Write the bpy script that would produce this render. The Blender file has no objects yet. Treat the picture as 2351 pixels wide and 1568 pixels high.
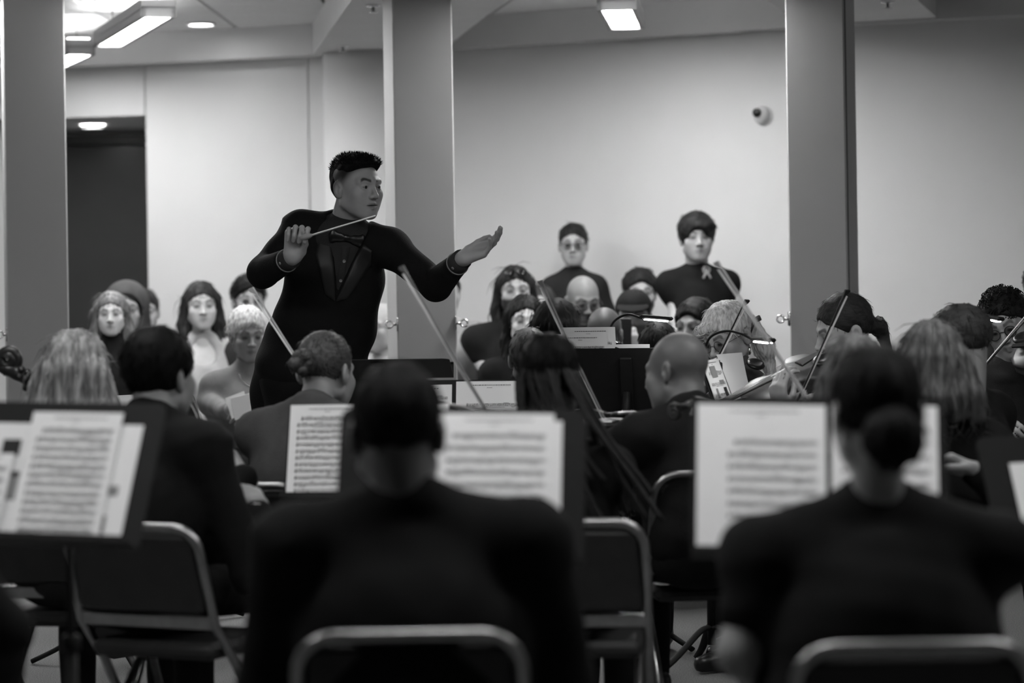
import bpy, math, random
import numpy as np
from mathutils import Vector, Matrix
from mathutils.bvhtree import BVHTree

random.seed(7)
RNG = np.random.default_rng(7)
SC = bpy.context.scene
COL = SC.collection

# ------------------------------------------------------------------ camera
FPX = 85 / 36 * 2351.0          # focal length in pixels of the 2351x1568 frame
CAMZ = 1.52
HX, HY = 1175.5, 535.0          # principal point (horizon height) in the frame
ROLL = math.radians(0.9)
cam_d = bpy.data.cameras.new('camera')
cam = bpy.data.objects.new('camera', cam_d)
COL.objects.link(cam)
cam_d.lens = 85
cam_d.sensor_width = 36
cam_d.sensor_fit = 'HORIZONTAL'
cam_d.shift_y = -(784.0 - HY) / 2351.0
cr, sr = math.cos(ROLL), math.sin(ROLL)
cam.matrix_world = Matrix(((cr, sr, 0, 0), (0, 0, -1, 0), (-sr, cr, 0, CAMZ), (0, 0, 0, 1)))
cam_d.dof.use_dof = True
cam_d.dof.focus_distance = 8.75
cam_d.dof.aperture_fstop = 1.9
cam_d.clip_end = 100
SC.camera = cam


def P(px, py, D):
    """world point seen at frame pixel (px, py) at distance D along the view axis"""
    a, b = px - HX, HY - py
    u, v = a * cr + b * sr, -a * sr + b * cr
    return np.array([u * D / FPX, D, CAMZ + v * D / FPX])


# ------------------------------------------------------------------ world + exposure
w = bpy.data.worlds.new('world')
SC.world = w
w.use_nodes = True
w.node_tree.nodes['Background'].inputs[0].default_value = (1, 1, 1, 1)
w.node_tree.nodes['Background'].inputs[1].default_value = 0.02
vs = SC.view_settings
vs.view_transform = 'Standard'
vs.look = 'None'
vs.exposure = 0.0
vs.gamma = 1.0
vs.use_curve_mapping = False
SC.cycles.use_denoising = True
SC.cycles.max_bounces = 5
SC.cycles.diffuse_bounces = 3
SC.cycles.use_adaptive_sampling = True
SC.cycles.adaptive_threshold = 0.04
SC.cycles.sample_clamp_indirect = 6.0
LIGHT_HOUSE = 60.0
LIGHT_STAGE = 46.0
LIGHT_UP = 30.0         # emission of their upward side
LIGHT_DOWN = 45.0       # emission of the small round downlights

# ------------------------------------------------------------------ materials
MATS = {}


def mat(name, tone, rough=0.6, spec=0.3, var=0.0, vscale=8, bump=0.0, bscale=60, stretch=(1, 1, 1),
        attr=False, emit=0.0, metal=0.0, sheen=0.0, coat=0.0):
    if name in MATS:
        return MATS[name]
    m = bpy.data.materials.new(name)
    m.use_nodes = True
    nt = m.node_tree
    b = nt.nodes['Principled BSDF']
    b.inputs['Base Color'].default_value = (tone, tone, tone, 1)
    b.inputs['Roughness'].default_value = rough
    b.inputs['Specular IOR Level'].default_value = spec
    b.inputs['Metallic'].default_value = metal
    b.inputs['Coat Weight'].default_value = coat
    b.inputs['Sheen Weight'].default_value = sheen
    tc = nt.nodes.new('ShaderNodeTexCoord')
    mp = nt.nodes.new('ShaderNodeMapping')
    mp.inputs['Scale'].default_value = stretch
    nt.links.new(tc.outputs['Object'], mp.inputs['Vector'])
    col = None
    if var > 0:
        n = nt.nodes.new('ShaderNodeTexNoise')
        n.inputs['Scale'].default_value = vscale
        n.inputs['Detail'].default_value = 2
        nt.links.new(mp.outputs[0], n.inputs['Vector'])
        mr = nt.nodes.new('ShaderNodeMapRange')
        mr.inputs['From Min'].default_value = 0.3
        mr.inputs['From Max'].default_value = 0.7
        mr.inputs['To Min'].default_value = tone * (1 - var)
        mr.inputs['To Max'].default_value = tone * (1 + var)
        nt.links.new(n.outputs[0], mr.inputs[0])
        col = mr.outputs[0]
    if attr:
        a = nt.nodes.new('ShaderNodeAttribute')
        a.attribute_name = 'tone'
        mu = nt.nodes.new('ShaderNodeMath')
        mu.operation = 'MULTIPLY'
        nt.links.new(a.outputs['Fac'], mu.inputs[0])
        if col is None:
            mu.inputs[1].default_value = tone
        else:
            nt.links.new(col, mu.inputs[1])
        col = mu.outputs[0]
    if col is not None:
        nt.links.new(col, b.inputs['Base Color'])
    if bump > 0:
        n2 = nt.nodes.new('ShaderNodeTexNoise')
        n2.inputs['Scale'].default_value = bscale
        n2.inputs['Detail'].default_value = 1.5
        nt.links.new(mp.outputs[0], n2.inputs['Vector'])
        bp = nt.nodes.new('ShaderNodeBump')
        bp.inputs['Strength'].default_value = bump
        bp.inputs['Distance'].default_value = 0.004
        nt.links.new(n2.outputs[0], bp.inputs['Height'])
        nt.links.new(bp.outputs[0], b.inputs['Normal'])
    if emit > 0:
        b.inputs['Emission Color'].default_value = (1, 1, 1, 1)
        b.inputs['Emission Strength'].default_value = emit
    MATS[name] = m
    return m


def cloth(t):
    return mat('cloth_%.3f' % t, t, 0.85, 0.12, var=0.15, vscale=14, bump=0.35, bscale=220)


def hairm(t, st=(55, 55, 5)):
    return mat('hair_%.3f_%d' % (t, st[2]), t, 0.55, 0.3 if t > .03 else (0.15 if t > .009 else 0.06), var=0.62 if st[2] < 4 else 0.4, vscale=1.6, bump=0.5, bscale=3.0, stretch=st)


def skinm(t):
    return mat('skin_%.3f' % t, t, 0.5, 0.35, var=0.05, vscale=30, attr=True)


# ------------------------------------------------------------------ mesh helpers
def mk(name, V, F, material, parent=None, base=(0, 0, 0), smooth=True, tone=None):
    """link ONE mesh object; V world points, stored relative to base"""
    V = np.asarray(V, np.float32).reshape(-1, 3) - np.asarray(base, np.float32)
    me = bpy.data.meshes.new(name)
    me.vertices.add(len(V))
    me.vertices.foreach_set('co', V.ravel())
    if isinstance(F, np.ndarray):
        nf, k = F.shape
        li = F.astype(np.int32).ravel()
        ls = np.arange(nf, dtype=np.int32) * k
    else:
        nf = len(F)
        li = np.fromiter((i for f in F for i in f), np.int32)
        ln = np.fromiter((len(f) for f in F), np.int32)
        ls = np.concatenate(([0], np.cumsum(ln)[:-1])).astype(np.int32)
    me.loops.add(len(li))
    me.loops.foreach_set('vertex_index', li)
    me.polygons.add(nf)
    me.polygons.foreach_set('loop_start', ls)
    me.polygons.foreach_set('use_smooth', np.full(nf, bool(smooth)))
    if tone is not None:
        a = me.attributes.new('tone', 'FLOAT', 'POINT')
        a.data.foreach_set('value', np.asarray(tone, np.float32))
    me.update(calc_edges=True)
    me.validate()
    me.materials.append(material)
    o = bpy.data.objects.new(name, me)
    COL.objects.link(o)
    if parent is not None:
        o.parent = parent
    else:
        o.location = base
    return o


def tag(o, label=None, cat=None, group=None, kind=None):
    if label: o['label'] = label
    if cat: o['category'] = cat
    if group: o['group'] = group
    if kind: o['kind'] = kind
    return o


def thing(name, label, cat, loc, group=None):
    o = bpy.data.objects.new(name, None)
    o.empty_display_size = 0.1
    COL.objects.link(o)
    o.location = [float(c) for c in loc]
    return tag(o, label, cat, group)


def part(root, name, VF, material, parent=None, smooth=True, tone=None, label=None):
    o = mk(name, VF[0], VF[1], material, parent or root, tuple(root.location), smooth, tone)
    if label: o['label'] = label
    return o


def join(*items):
    V, F, n = [], [], 0
    for v, f in items:
        v = np.asarray(v, float).reshape(-1, 3)
        V.append(v)
        F += [tuple(int(i) + n for i in q) for q in f]
        n += len(v)
    return np.concatenate(V), F


def joinq(items):
    V, F, T, n = [], [], [], 0
    for v, f, t in items:
        V.append(v); F.append(f + n); T.append(t); n += len(v)
    return np.concatenate(V), np.concatenate(F), np.concatenate(T)


def nrm(v):
    v = np.asarray(v, float)
    return v / max(np.linalg.norm(v), 1e-9)


def Rz(deg):
    a = math.radians(deg)
    return np.array([[math.cos(a), -math.sin(a), 0], [math.sin(a), math.cos(a), 0], [0, 0, 1]])


def Rx(deg):
    a = math.radians(deg)
    return np.array([[1, 0, 0], [0, math.cos(a), -math.sin(a)], [0, math.sin(a), math.cos(a)]])


def Ry(deg):
    a = math.radians(deg)
    return np.array([[math.cos(a), 0, math.sin(a)], [0, 1, 0], [-math.sin(a), 0, math.cos(a)]])


def cbox(c, size, R=None, ch=0.0):
    """box with chamfered edges"""
    c = np.asarray(c, float)
    s = np.asarray(size, float) / 2
    if ch <= 0:
        V = np.array([[x, y, z] for x in (-1, 1) for y in (-1, 1) for z in (-1, 1)]) * s
        F = [(0, 1, 3, 2), (4, 6, 7, 5), (0, 4, 5, 1), (2, 3, 7, 6), (0, 2, 6, 4), (1, 5, 7, 3)]
    else:
        ch = min(ch, *(s * 0.9))
        V, ids = [], {}
        for sx in (-1, 1):
            for sy in (-1, 1):
                for sz in (-1, 1):
                    for a in range(3):
                        p = np.array([sx, sy, sz]) * s
                        for b in range(3):
                            if b != a: p[b] -= np.array([sx, sy, sz])[b] * ch
                        ids[(sx, sy, sz, a)] = len(V)
                        V.append(p)
        V = np.array(V)
        F = []
        for a in range(3):
            b, d = (a + 1) % 3, (a + 2) % 3
            for sg in (-1, 1):
                q = []
                for (i, j) in ((-1, -1), (1, -1), (1, 1), (-1, 1)):
                    k = [0, 0, 0]; k[a] = sg; k[b] = i; k[d] = j
                    q.append(ids[(*k, a)])
                F.append(tuple(q if sg > 0 else q[::-1]))
        for a in range(3):
            b, d = (a + 1) % 3, (a + 2) % 3
            for i in (-1, 1):
                for j in (-1, 1):
                    k0 = [0, 0, 0]; k1 = [0, 0, 0]
                    k0[a], k1[a] = -1, 1
                    k0[b] = k1[b] = i; k0[d] = k1[d] = j
                    q = (ids[(*k0, b)], ids[(*k1, b)], ids[(*k1, d)], ids[(*k0, d)])
                    F.append(q if i * j < 0 else q[::-1])
        for sx in (-1, 1):
            for sy in (-1, 1):
                for sz in (-1, 1):
                    t = [ids[(sx, sy, sz, a)] for a in range(3)]
                    F.append(tuple(t if sx * sy * sz > 0 else t[::-1]))
    if R is not None:
        V = V @ np.asarray(R).T
    return V + c, F


def tube(pts, r, seg=8, closed=False, flat=None):
    """tube along pts; r scalar or list; flat=(a,b) squashes the section"""
    pts = np.asarray(pts, float)
    n = len(pts)
    rr = np.full(n, r) if np.isscalar(r) else np.asarray(r, float)
    T = np.zeros_like(pts)
    if closed:
        T = np.roll(pts, -1, 0) - np.roll(pts, 1, 0)
    else:
        T[1:-1] = pts[2:] - pts[:-2]
        T[0] = pts[1] - pts[0]
        T[-1] = pts[-1] - pts[-2]
    T = T / np.maximum(np.linalg.norm(T, axis=1, keepdims=True), 1e-9)
    up = np.array([0, 0, 1.0]) if abs(T[0][2]) < 0.9 else np.array([1.0, 0, 0])
    N = nrm(np.cross(T[0], up))
    V = []
    fa, fb = flat or (1, 1)
    for i in range(n):
        N = nrm(N - T[i] * np.dot(N, T[i]))
        B = np.cross(T[i], N)
        for j in range(seg):
            a = 2 * math.pi * j / seg
            V.append(pts[i] + rr[i] * (fa * math.cos(a) * N + fb * math.sin(a) * B))
    F = []
    m = n if closed else n - 1
    for i in range(m):
        i2 = (i + 1) % n
        for j in range(seg):
            j2 = (j + 1) % seg
            F.append((i * seg + j, i * seg + j2, i2 * seg + j2, i2 * seg + j))
    if not closed:
        F.append(tuple(range(seg - 1, -1, -1)))
        F.append(tuple((n - 1) * seg + j for j in range(seg)))
    return np.array(V), F


def lathe(prof, c, axis=(0, 0, 1), seg=20):
    """prof: (radius, height) pairs turned about axis through c"""
    ax = nrm(axis)
    u = nrm(np.cross(ax, (0, 0, 1) if abs(ax[2]) < 0.9 else (1, 0, 0)))
    v = np.cross(ax, u)
    c = np.asarray(c, float)
    V, F = [], []
    for (r, h) in prof:
        for j in range(seg):
            a = 2 * math.pi * j / seg
            V.append(c + ax * h + r * (math.cos(a) * u + math.sin(a) * v))
    for i in range(len(prof) - 1):
        for j in range(seg):
            j2 = (j + 1) % seg
            F.append((i * seg + j, i * seg + j2, (i + 1) * seg + j2, (i + 1) * seg + j))
    F.append(tuple(range(seg - 1, -1, -1)))
    F.append(tuple((len(prof) - 1) * seg + j for j in range(seg)))
    return np.array(V), F


def extrude(outline, o, X, Y, th):
    """flat outline (x, y) in frame o, X, Y, thickened by th along X x Y"""
    o, X, Y = (np.asarray(a, float) for a in (o, X, Y))
    N = np.cross(X, Y)
    pts = np.asarray(outline, float)
    b = o + pts[:, :1] * X + pts[:, 1:] * Y
    n = len(pts)
    V = np.concatenate([b, b + N * th])
    F = [tuple(range(n - 1, -1, -1)), tuple(range(n, 2 * n))]
    F += [(i, (i + 1) % n, n + (i + 1) % n, n + i) for i in range(n)]
    return V, F


def bez(p, n=12):
    """smooth Catmull-Rom through points"""
    p = [np.asarray(a, float) for a in p]
    p = [2 * p[0] - p[1]] + p + [2 * p[-1] - p[-2]]
    out = []
    for i in range(1, len(p) - 2):
        for k in range(n):
            t = k / n
            out.append(0.5 * (2 * p[i] + (p[i + 1] - p[i - 1]) * t + (2 * p[i - 1] - 5 * p[i] + 4 * p[i + 1] - p[i + 2]) * t * t
                              + (3 * p[i] - p[i - 1] - 3 * p[i + 1] + p[i + 2]) * t ** 3))
    out.append(p[-2])
    return np.array(out)


# ------------------------------------------------------------------ smooth-union modelling of organic shapes
def cap(a, b, ra, rb, k=0.02, op='+'):
    a, b = np.asarray(a, float), np.asarray(b, float)
    m = max(ra, rb) + k
    return ('c', op, a, b, ra, rb, k, np.minimum(a, b) - m, np.maximum(a, b) + m)


def ell(c, r, R=None, k=0.02, op='+'):
    c, r = np.asarray(c, float), np.asarray(r, float)
    m = (r if R is None else np.full(3, r.max())) + k
    return ('e', op, c, r, R, k, c - m, c + m)


def plane(n, d, k=0.01):
    n = np.asarray(n, float)
    l = np.linalg.norm(n)
    return ('p', n / l, d / l, k)


def tf(prims, R, t, s=1.0):
    """prims moved from a local frame to the world"""
    out = []
    for p in prims:
        if p[0] == 'c':
            out.append(cap(R @ p[2] * s + t, R @ p[3] * s + t, p[4] * s, p[5] * s, p[6] * s, p[1]))
        elif p[0] == 'e':
            out.append(ell(R @ p[2] * s + t, p[3] * s, R if p[4] is None else R @ p[4], p[5] * s, p[1]))
        elif p[0] == 'p':
            n = R @ p[1]
            out.append(('p', n, p[2] * s + float(n @ t), p[3] * s))
        elif p[0] == 'f':
            out.append(p)
    return out


def surf(prims, h):
    """mesh of the blended prims on a grid of pitch h -> vertices, quads"""
    los = [p[-2] for p in prims if p[0] in 'ce' and p[1] == '+']
    his = [p[-1] for p in prims if p[0] in 'ce' and p[1] == '+']
    lo = np.min(los, 0) - 2 * h
    hi = np.max(his, 0) + 2 * h
    n = np.ceil((hi - lo) / h).astype(int) + 1
    F = np.full(n, 0.3, np.float32)
    ax = [(lo[i] + h * np.arange(n[i])).astype(np.float32) for i in range(3)]
    for p in prims:
        if p[0] in 'ce':
            i0 = np.clip(np.floor((p[-2] - lo) / h).astype(int), 0, n)
            i1 = np.clip(np.ceil((p[-1] - lo) / h).astype(int) + 1, 0, n)
            if np.any(i1 <= i0): continue
            sl = tuple(slice(a, b) for a, b in zip(i0, i1))
        else:
            sl = (slice(None),) * 3
        x = ax[0][sl[0]][:, None, None]
        y = ax[1][sl[1]][None, :, None]
        z = ax[2][sl[2]][None, None, :]
        old = F[sl]
        if p[0] == 'c':
            a, b, ra, rb, k = p[2:7]
            d = b - a
            l2 = max(float(d @ d), 1e-9)
            px, py, pz = x - a[0], y - a[1], z - a[2]
            t = np.clip((px * d[0] + py * d[1] + pz * d[2]) / l2, 0, 1)
            g = np.sqrt((px - t * d[0]) ** 2 + (py - t * d[1]) ** 2 + (pz - t * d[2]) ** 2) - (ra + t * (rb - ra))
            op = p[1]
        elif p[0] == 'e':
            c, r, R, k = p[2:6]
            px, py, pz = x - c[0], y - c[1], z - c[2]
            if R is not None:
                px, py, pz = (px * R[0, i] + py * R[1, i] + pz * R[2, i] for i in range(3))
            k0 = np.sqrt((px / r[0]) ** 2 + (py / r[1]) ** 2 + (pz / r[2]) ** 2)
            k1 = np.sqrt((px / r[0] ** 2) ** 2 + (py / r[1] ** 2) ** 2 + (pz / r[2] ** 2) ** 2)
            g = k0 * (k0 - 1) / np.maximum(k1, 1e-6)
            op = p[1]
        elif p[0] == 'p':
            g = -(x * p[1][0] + y * p[1][1] + z * p[1][2] - p[2])
            k, op = p[3], '-'
        else:
            g = p[1](x, y, z)
            k, op = p[2], p[3]
        k = max(k, 1e-4)
        if op == '+':
            hh = np.clip(0.5 + 0.5 * (old - g) / k, 0, 1)
            F[sl] = old + (g - old) * hh - k * hh * (1 - hh)
        else:
            g = -g
            hh = np.clip(0.5 - 0.5 * (old - g) / k, 0, 1)
            F[sl] = old + (g - old) * hh + k * hh * (1 - hh)
    S = F < 0
    c8 = np.zeros(n - 1, np.int8)
    for a in (0, 1):
        for b in (0, 1):
            for c in (0, 1):
                c8 += S[a:n[0] - 1 + a, b:n[1] - 1 + b, c:n[2] - 1 + c]
    act = (c8 > 0) & (c8 < 8)
    idx = np.full(n - 1, -1, np.int32)
    I = np.argwhere(act)
    idx[act] = np.arange(len(I))
    pos = np.zeros((len(I), 3)); cnt = np.zeros(len(I))
    val = {}
    for a in (0, 1):
        for b in (0, 1):
            for c in (0, 1):
                val[a, b, c] = F[I[:, 0] + a, I[:, 1] + b, I[:, 2] + c]
    for ed in range(3):
        for u in (0, 1):
            for v in (0, 1):
                q0 = [u, v]; q0.insert(ed, 0)
                q1 = [u, v]; q1.insert(ed, 1)
                v0, v1 = val[tuple(q0)], val[tuple(q1)]
                m = (v0 < 0) != (v1 < 0)
                t = np.where(m, v0 / np.where(m, v0 - v1, 1), 0)
                pt = np.tile(np.array(q0, float), (len(I), 1))
                pt[:, ed] = t
                pos += pt * m[:, None]
                cnt += m
    V = lo + h * (I + pos / np.maximum(cnt, 1)[:, None])
    Q = []
    for ed in range(3):
        b, c = (ed + 1) % 3, (ed + 2) % 3
        s0 = [slice(None)] * 3; s1 = [slice(None)] * 3
        s0[ed] = slice(0, -1); s1[ed] = slice(1, None)
        s0[b] = s1[b] = slice(1, -1); s0[c] = s1[c] = slice(1, -1)
        A, B = S[tuple(s0)], S[tuple(s1)]
        E = np.argwhere(A != B)
        fl = A[tuple(E.T)]
        E[:, b] += 1; E[:, c] += 1
        def cell(db, dc):
            e = E.copy(); e[:, b] -= db; e[:, c] -= dc
            return idx[tuple(e.T)]
        q = np.stack([cell(1, 1), cell(0, 1), cell(0, 0), cell(1, 0)], 1)
        q[~fl] = q[~fl][:, ::-1]
        Q.append(q)
    Q = np.concatenate(Q)
    Q = Q[(Q >= 0).all(1)]
    return V, Q


def vnorm(V, Q):
    n = np.cross(V[Q[:, 2]] - V[Q[:, 0]], V[Q[:, 3]] - V[Q[:, 1]])
    N = np.zeros_like(V)
    for j in range(4):
        np.add.at(N, Q[:, j], n)
    return N / np.maximum(np.linalg.norm(N, axis=1, keepdims=True), 1e-12)


def wrinkle(V, Q, amp, f=22, seed=0):
    r = np.random.default_rng(seed)
    d = np.zeros(len(V))
    for i in range(5):
        k = r.normal(size=3) * f * (0.6 + 0.5 * i)
        k[2] *= 0.8
        d += np.sin(V @ k + r.uniform(0, 6.3)) / (1 + 0.6 * i)
    return V + vnorm(V, Q) * (amp * d / 2)[:, None]


def sstep(a, b, x):
    t = np.clip((x - a) / (b - a), 0, 1)
    return t * t * (3 - 2 * t)

# ================================================================== THE ROOM
def struct(name, VF, m, parent=None, smooth=False, label=None):
    o = mk(name, VF[0], VF[1], m, parent, smooth=smooth)
    if parent is None: o['kind'] = 'structure'
    if label: o['label'] = label
    return o


M_WALL = mat('wall_paint', 0.74, 0.75, 0.2, var=0.02, vscale=3, bump=0.05, bscale=150)
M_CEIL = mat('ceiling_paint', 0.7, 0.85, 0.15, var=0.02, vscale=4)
M_TILE = mat('ceiling_tile', 0.82, 0.9, 0.1, var=0.04, vscale=40, bump=0.3, bscale=200)
M_COLM = mat('column_paint', 0.5, 0.7, 0.25, var=0.02, vscale=4, bump=0.05, bscale=150)
M_CARPET = mat('carpet', 0.22, 0.95, 0.05, var=0.45, vscale=260, bump=0.8, bscale=400)
M_DOOR = mat('door_dark', 0.085, 0.28, 0.5, var=0.05, vscale=5)
M_FRAME = mat('door_frame', 0.09, 0.4, 0.4)
M_CHROME = mat('chrome', 0.7, 0.18, 0.5, metal=1.0)
M_STEEL = mat('chair_steel', 0.30, 0.32, 0.5, metal=1.0, var=0.1, vscale=30)
M_BLACK = mat('black_metal', 0.010, 0.6, 0.2, var=0.1, vscale=30)
M_VINYL = mat('black_vinyl', 0.016, 0.5, 0.3, var=0.15, vscale=20, bump=0.25, bscale=150)
M_LAMPBODY = mat('lamp_body', 0.3, 0.5, 0.4)
M_WHITE = mat('white_plastic', 0.7, 0.35, 0.4)
M_GLOW = mat('lamp_diffuser', 0.8, emit=LIGHT_HOUSE)
M_GLOWUP = mat('lamp_uplight', 0.8, emit=LIGHT_UP)
M_GLOWUP2 = mat('lamp_uplight_soft', 0.8, emit=LIGHT_UP * 0.45)
M_GLOW2 = mat('lamp_diffuser_stage', 0.8, emit=LIGHT_STAGE)
M_GLOW3 = mat('downlight_lens', 0.8, emit=LIGHT_DOWN)
M_GLOW4 = mat('reading_light_lens', 0.8, emit=50.0)
M_LENS = mat('dark_glass', 0.01, 0.08, 0.6)
M_GROOVE = mat('wall_joint', 0.3, 0.8, 0.1)

ZL, ZT = 2.54, 2.72          # underside of the lowered ceiling, tray ceiling
mk_floor = struct('floor', cbox((0, 6.5, -0.05), (12, 20, 0.1)), M_CARPET)

# back wall as a gently bent line of panels (x, y)
W = [P(x, 500, D)[:2] for x, D in ((150, 14.37), (337, 14.2), (712, 13.8), (752, 13.75), (1045, 13.5), (1810, 12.42), (2351, 11.87))]
WL0 = W[0] + (W[0] - W[1]) * 6.0
WR1 = W[-1] + (W[-1] - W[-2]) * 1.6


def wallseg(a, b, z0, z1, th=0.12):
    a, b = np.asarray(a), np.asarray(b)
    d = b - a
    n = np.array([-d[1], d[0]]) / np.linalg.norm(d)      # away from the camera
    if n[1] < 0: n = -n
    pts = [a, b, b + n * th, a + n * th]
    V = [[p[0], p[1], z] for z in (z0, z1) for p in pts]
    F = [(0, 1, 5, 4), (1, 2, 6, 5), (2, 3, 7, 6), (3, 0, 4, 7), (3, 2, 1, 0), (4, 5, 6, 7)]
    return np.array(V), F


ALC_Z = 2.246
e = nrm(np.append(W[1] - W[0], 0))[:2] * 0.004
wl = struct('wall_left', join(wallseg(WL0, W[0] - (W[1] - W[0]) * 0.9, 0, 2.95), wallseg(W[1] + e, W[2] - e, 0, 2.95), wallseg(W[2] + e, W[3] + (0.02, 0), 0, 2.95)), M_WALL)
struct('wall_header', wallseg(W[0] - (W[1] - W[0]) * 0.9, W[1] - e, ALC_Z, 2.95), M_WALL)
struct('wall_joint', join(wallseg(W[1] - e * 2 + (0, 0.02), W[1] + e * 2 + (0, 0.02), ALC_Z, 2.95, 0.05), wallseg(W[2] - e * 2 + (0, 0.02), W[2] + e * 2 + (0, 0.02), 0, 2.95, 0.05)), M_GROOVE, wl)
struct('wall_back', join(wallseg(W[3], W[4], 0, 2.95), wallseg(W[4], W[5], 0, 2.95)), M_WALL)
struct('wall_right', wallseg(W[5], WR1, 0, 2.95), M_WALL)
struct('wall_side_left', cbox((-5.8, 6.5, 1.45), (0.15, 20, 2.95)), M_WALL)
struct('wall_side_right', cbox((4.4, 4.5, 1.45), (0.15, 15, 2.95)), M_WALL)
struct('wall_front', cbox((-0.5, -3.2, 1.45), (10.6, 0.15, 2.95)), M_WALL)

# alcove with the dark door
al0, al1 = W[0] - (W[1] - W[0]) * 0.9, W[1]
AB = 16.0
struct('ceiling_alcove', cbox(((al0[0] + al1[0]) / 2 - .15, 15.25, ALC_Z + 0.04), (al1[0] - al0[0] + 0.5, 1.7, 0.08)), M_CEIL)
struct('wall_alcove', join(cbox((al1[0] + 0.32, 15.2, 1.3), (0.1, 1.75, 2.6)), cbox((al0[0] - 0.4, 15.2, 1.3), (0.1, 1.75, 2.6)), cbox(((al0[0] + al1[0]) / 2, 16.12, 1.3), (2.2, 0.1, 2.6))), M_WALL)
dr = struct('door_1', cbox((P(212, 500, AB)[0], 16.03, 1.08), (0.92, 0.05, 2.12), ch=0.006), M_DOOR)
dx = P(212, 500, AB)[0]
dl = struct('door_2', cbox((dx + 0.935, 16.03, 1.08), (0.92, 0.05, 2.12), ch=0.006), M_DOOR)
struct('door_frame', join(cbox((dx - 0.5, 16.0, 1.1), (0.06, 0.09, 2.2)), cbox((dx + 0.45, 16.02, 2.18), (2.0, 0.09, 0.06))), M_FRAME, dr)
part_h = struct('door_handle', tube([(dx + 0.40, 15.99, 1.0), (dx + 0.40, 15.95, 1.0), (dx + 0.28, 15.95, 1.0)], 0.011), M_CHROME, dr, True)

# round wall column
RC = P(858, 500, 13.55)
struct('column_round', lathe([(0.27, 0.0), (0.27, 2.7)], (RC[0], RC[1], 0), seg=64), M_WALL, smooth=True)

# ceilings: raised trays, lowered perimeter strip and beams
struct('ceiling', cbox((-0.7, 6.0, ZT + 0.2), (10.4, 19.0, 0.1)), M_CEIL)


def slab(poly, z0, z1):
    poly = np.asarray(poly, float)
    return extrude(poly, (0, 0, z0), (1, 0, 0), (0, 1, 0), z1 - z0)


def orient(poly):
    p = np.asarray(poly, float)
    a = 0.5 * np.sum(p[:, 0] * np.roll(p[:, 1], -1) - np.roll(p[:, 0], -1) * p[:, 1])
    return p if a > 0 else p[::-1]


per = [WL0] + W + [WR1]
off = []
for i, p in enumerate(per):
    d = (per[min(i + 1, len(per) - 1)] - per[max(i - 1, 0)])
    n = np.array([d[1], -d[0]]) / np.linalg.norm(d)
    off.append(p + n * 0.13)
struct('ceiling_soffit', slab(orient(list(per) + off[::-1]), ZL, ZT + 0.2), M_CEIL)
bl0, bl1 = P(718, 130, 13.62)[:2], P(808, 0, 10.45)[:2]
bl2 = bl1 + (bl1 - bl0) * 0.16
br0, br1 = (bl0[0] + 0.74, 13.4), (bl2[0] + 0.68, bl2[1])
struct('ceiling_beam', slab(orient([bl0, bl2, br1, br0]), ZL, ZT + 0.2), M_CEIL)
rb0, rb1 = P(2150, 40, 11.8)[:2], P(2105, 0, 10.87)[:2]
rb2 = rb1 + (rb1 - rb0) * 0.9
struct('ceiling_beam_right', slab(orient([rb0, rb2, (rb2[0] - 0.62, rb2[1]), (rb0[0] - 0.62, rb0[1] + 0.35)]), ZL, ZT + 0.2), M_CEIL)
struct('ceiling_beam_front', slab(orient([(-5.7, bl2[1] - 0.6), (4.3, bl2[1] - 0.6), (4.3, bl2[1]), (-5.7, bl2[1])]), ZL, ZT + 0.2), M_CEIL)
struct('ceiling_tray_right', slab(orient([rb0, rb2, (4.3, rb2[1]), (4.3, 10.9)]), ZL + 0.30, ZT + 0.36), mat('tray_shaded', 0.35, 0.8, 0.1))  # darker tone stands in for the shade of the unlit tray
# acoustic tiles in the trays
tiles = None
for k, (cx0, cy0, nx, ny, ang) in enumerate(((-4.6, 9.95, 6, 7, 0.0), (-0.25, 9.95, 4, 6, 8.0))):
    R = Rz(ang)
    for i in range(nx):
        for j in range(ny):
            c = np.array([cx0, cy0, ZT + 0.005]) + R @ np.array([0.61 * i + 0.3, 0.61 * j + 0.3, 0])
            if tiles is None:
                tl = mk('ceiling_tile', *cbox((0, 0, 0), (0.595, 0.595, 0.02), ch=0.004), M_TILE, bpy.data.objects['ceiling'], smooth=False)
                tiles = tl
            else:
                tl = tiles.copy(); COL.objects.link(tl)
            tl.location = [float(q) for q in c]
            tl.rotation_euler = (0, 0, math.radians(ang))
struct('ceiling_tray', cbox((-0.7, 11.3, ZT + 0.08), (10.2, 7.0, 0.1)), mat('tile_grid', 0.42, 0.7, 0.2))
struct('ceiling_stage', cbox((-0.7, 3.3, ZT + 0.12), (10.2, 12.6, 0.1)), M_CEIL)


# rectangular columns
def column(name, xa, xb, D, yaw, depth):
    a, b = P(xa, 500, D), P(xb, 500, D)
    wdt = (b[0] - a[0]) / math.cos(math.radians(yaw))
    R = Rz(yaw)
    mid = (a + b) / 2
    c = mid + R @ np.array([0, depth / 2, 0])
    c[2] = 1.36
    o = struct(name, cbox(c, (wdt, depth, 2.72), R, ch=0.006), M_COLM)
    return R, mid, wdt, depth, o


cl = column('column_left', 16, 152, 10.5, 14, 0.24)
cm = column('column_middle', 909, 1045, 10.3, 14, 0.22)
crt = column('column_right', 1812, 1941, 10.1, -20, 0.22)
R, mid, wdt, dep, cro = crt
cc = mid + R @ np.array([wdt / 2 + .001, .016, 0]); cc[2] = 1.36
struct('column_joint', cbox(cc, (.004, .018, 2.70), R), mat('joint_dark', 0.16, 0.8, 0.1), cro)


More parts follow.
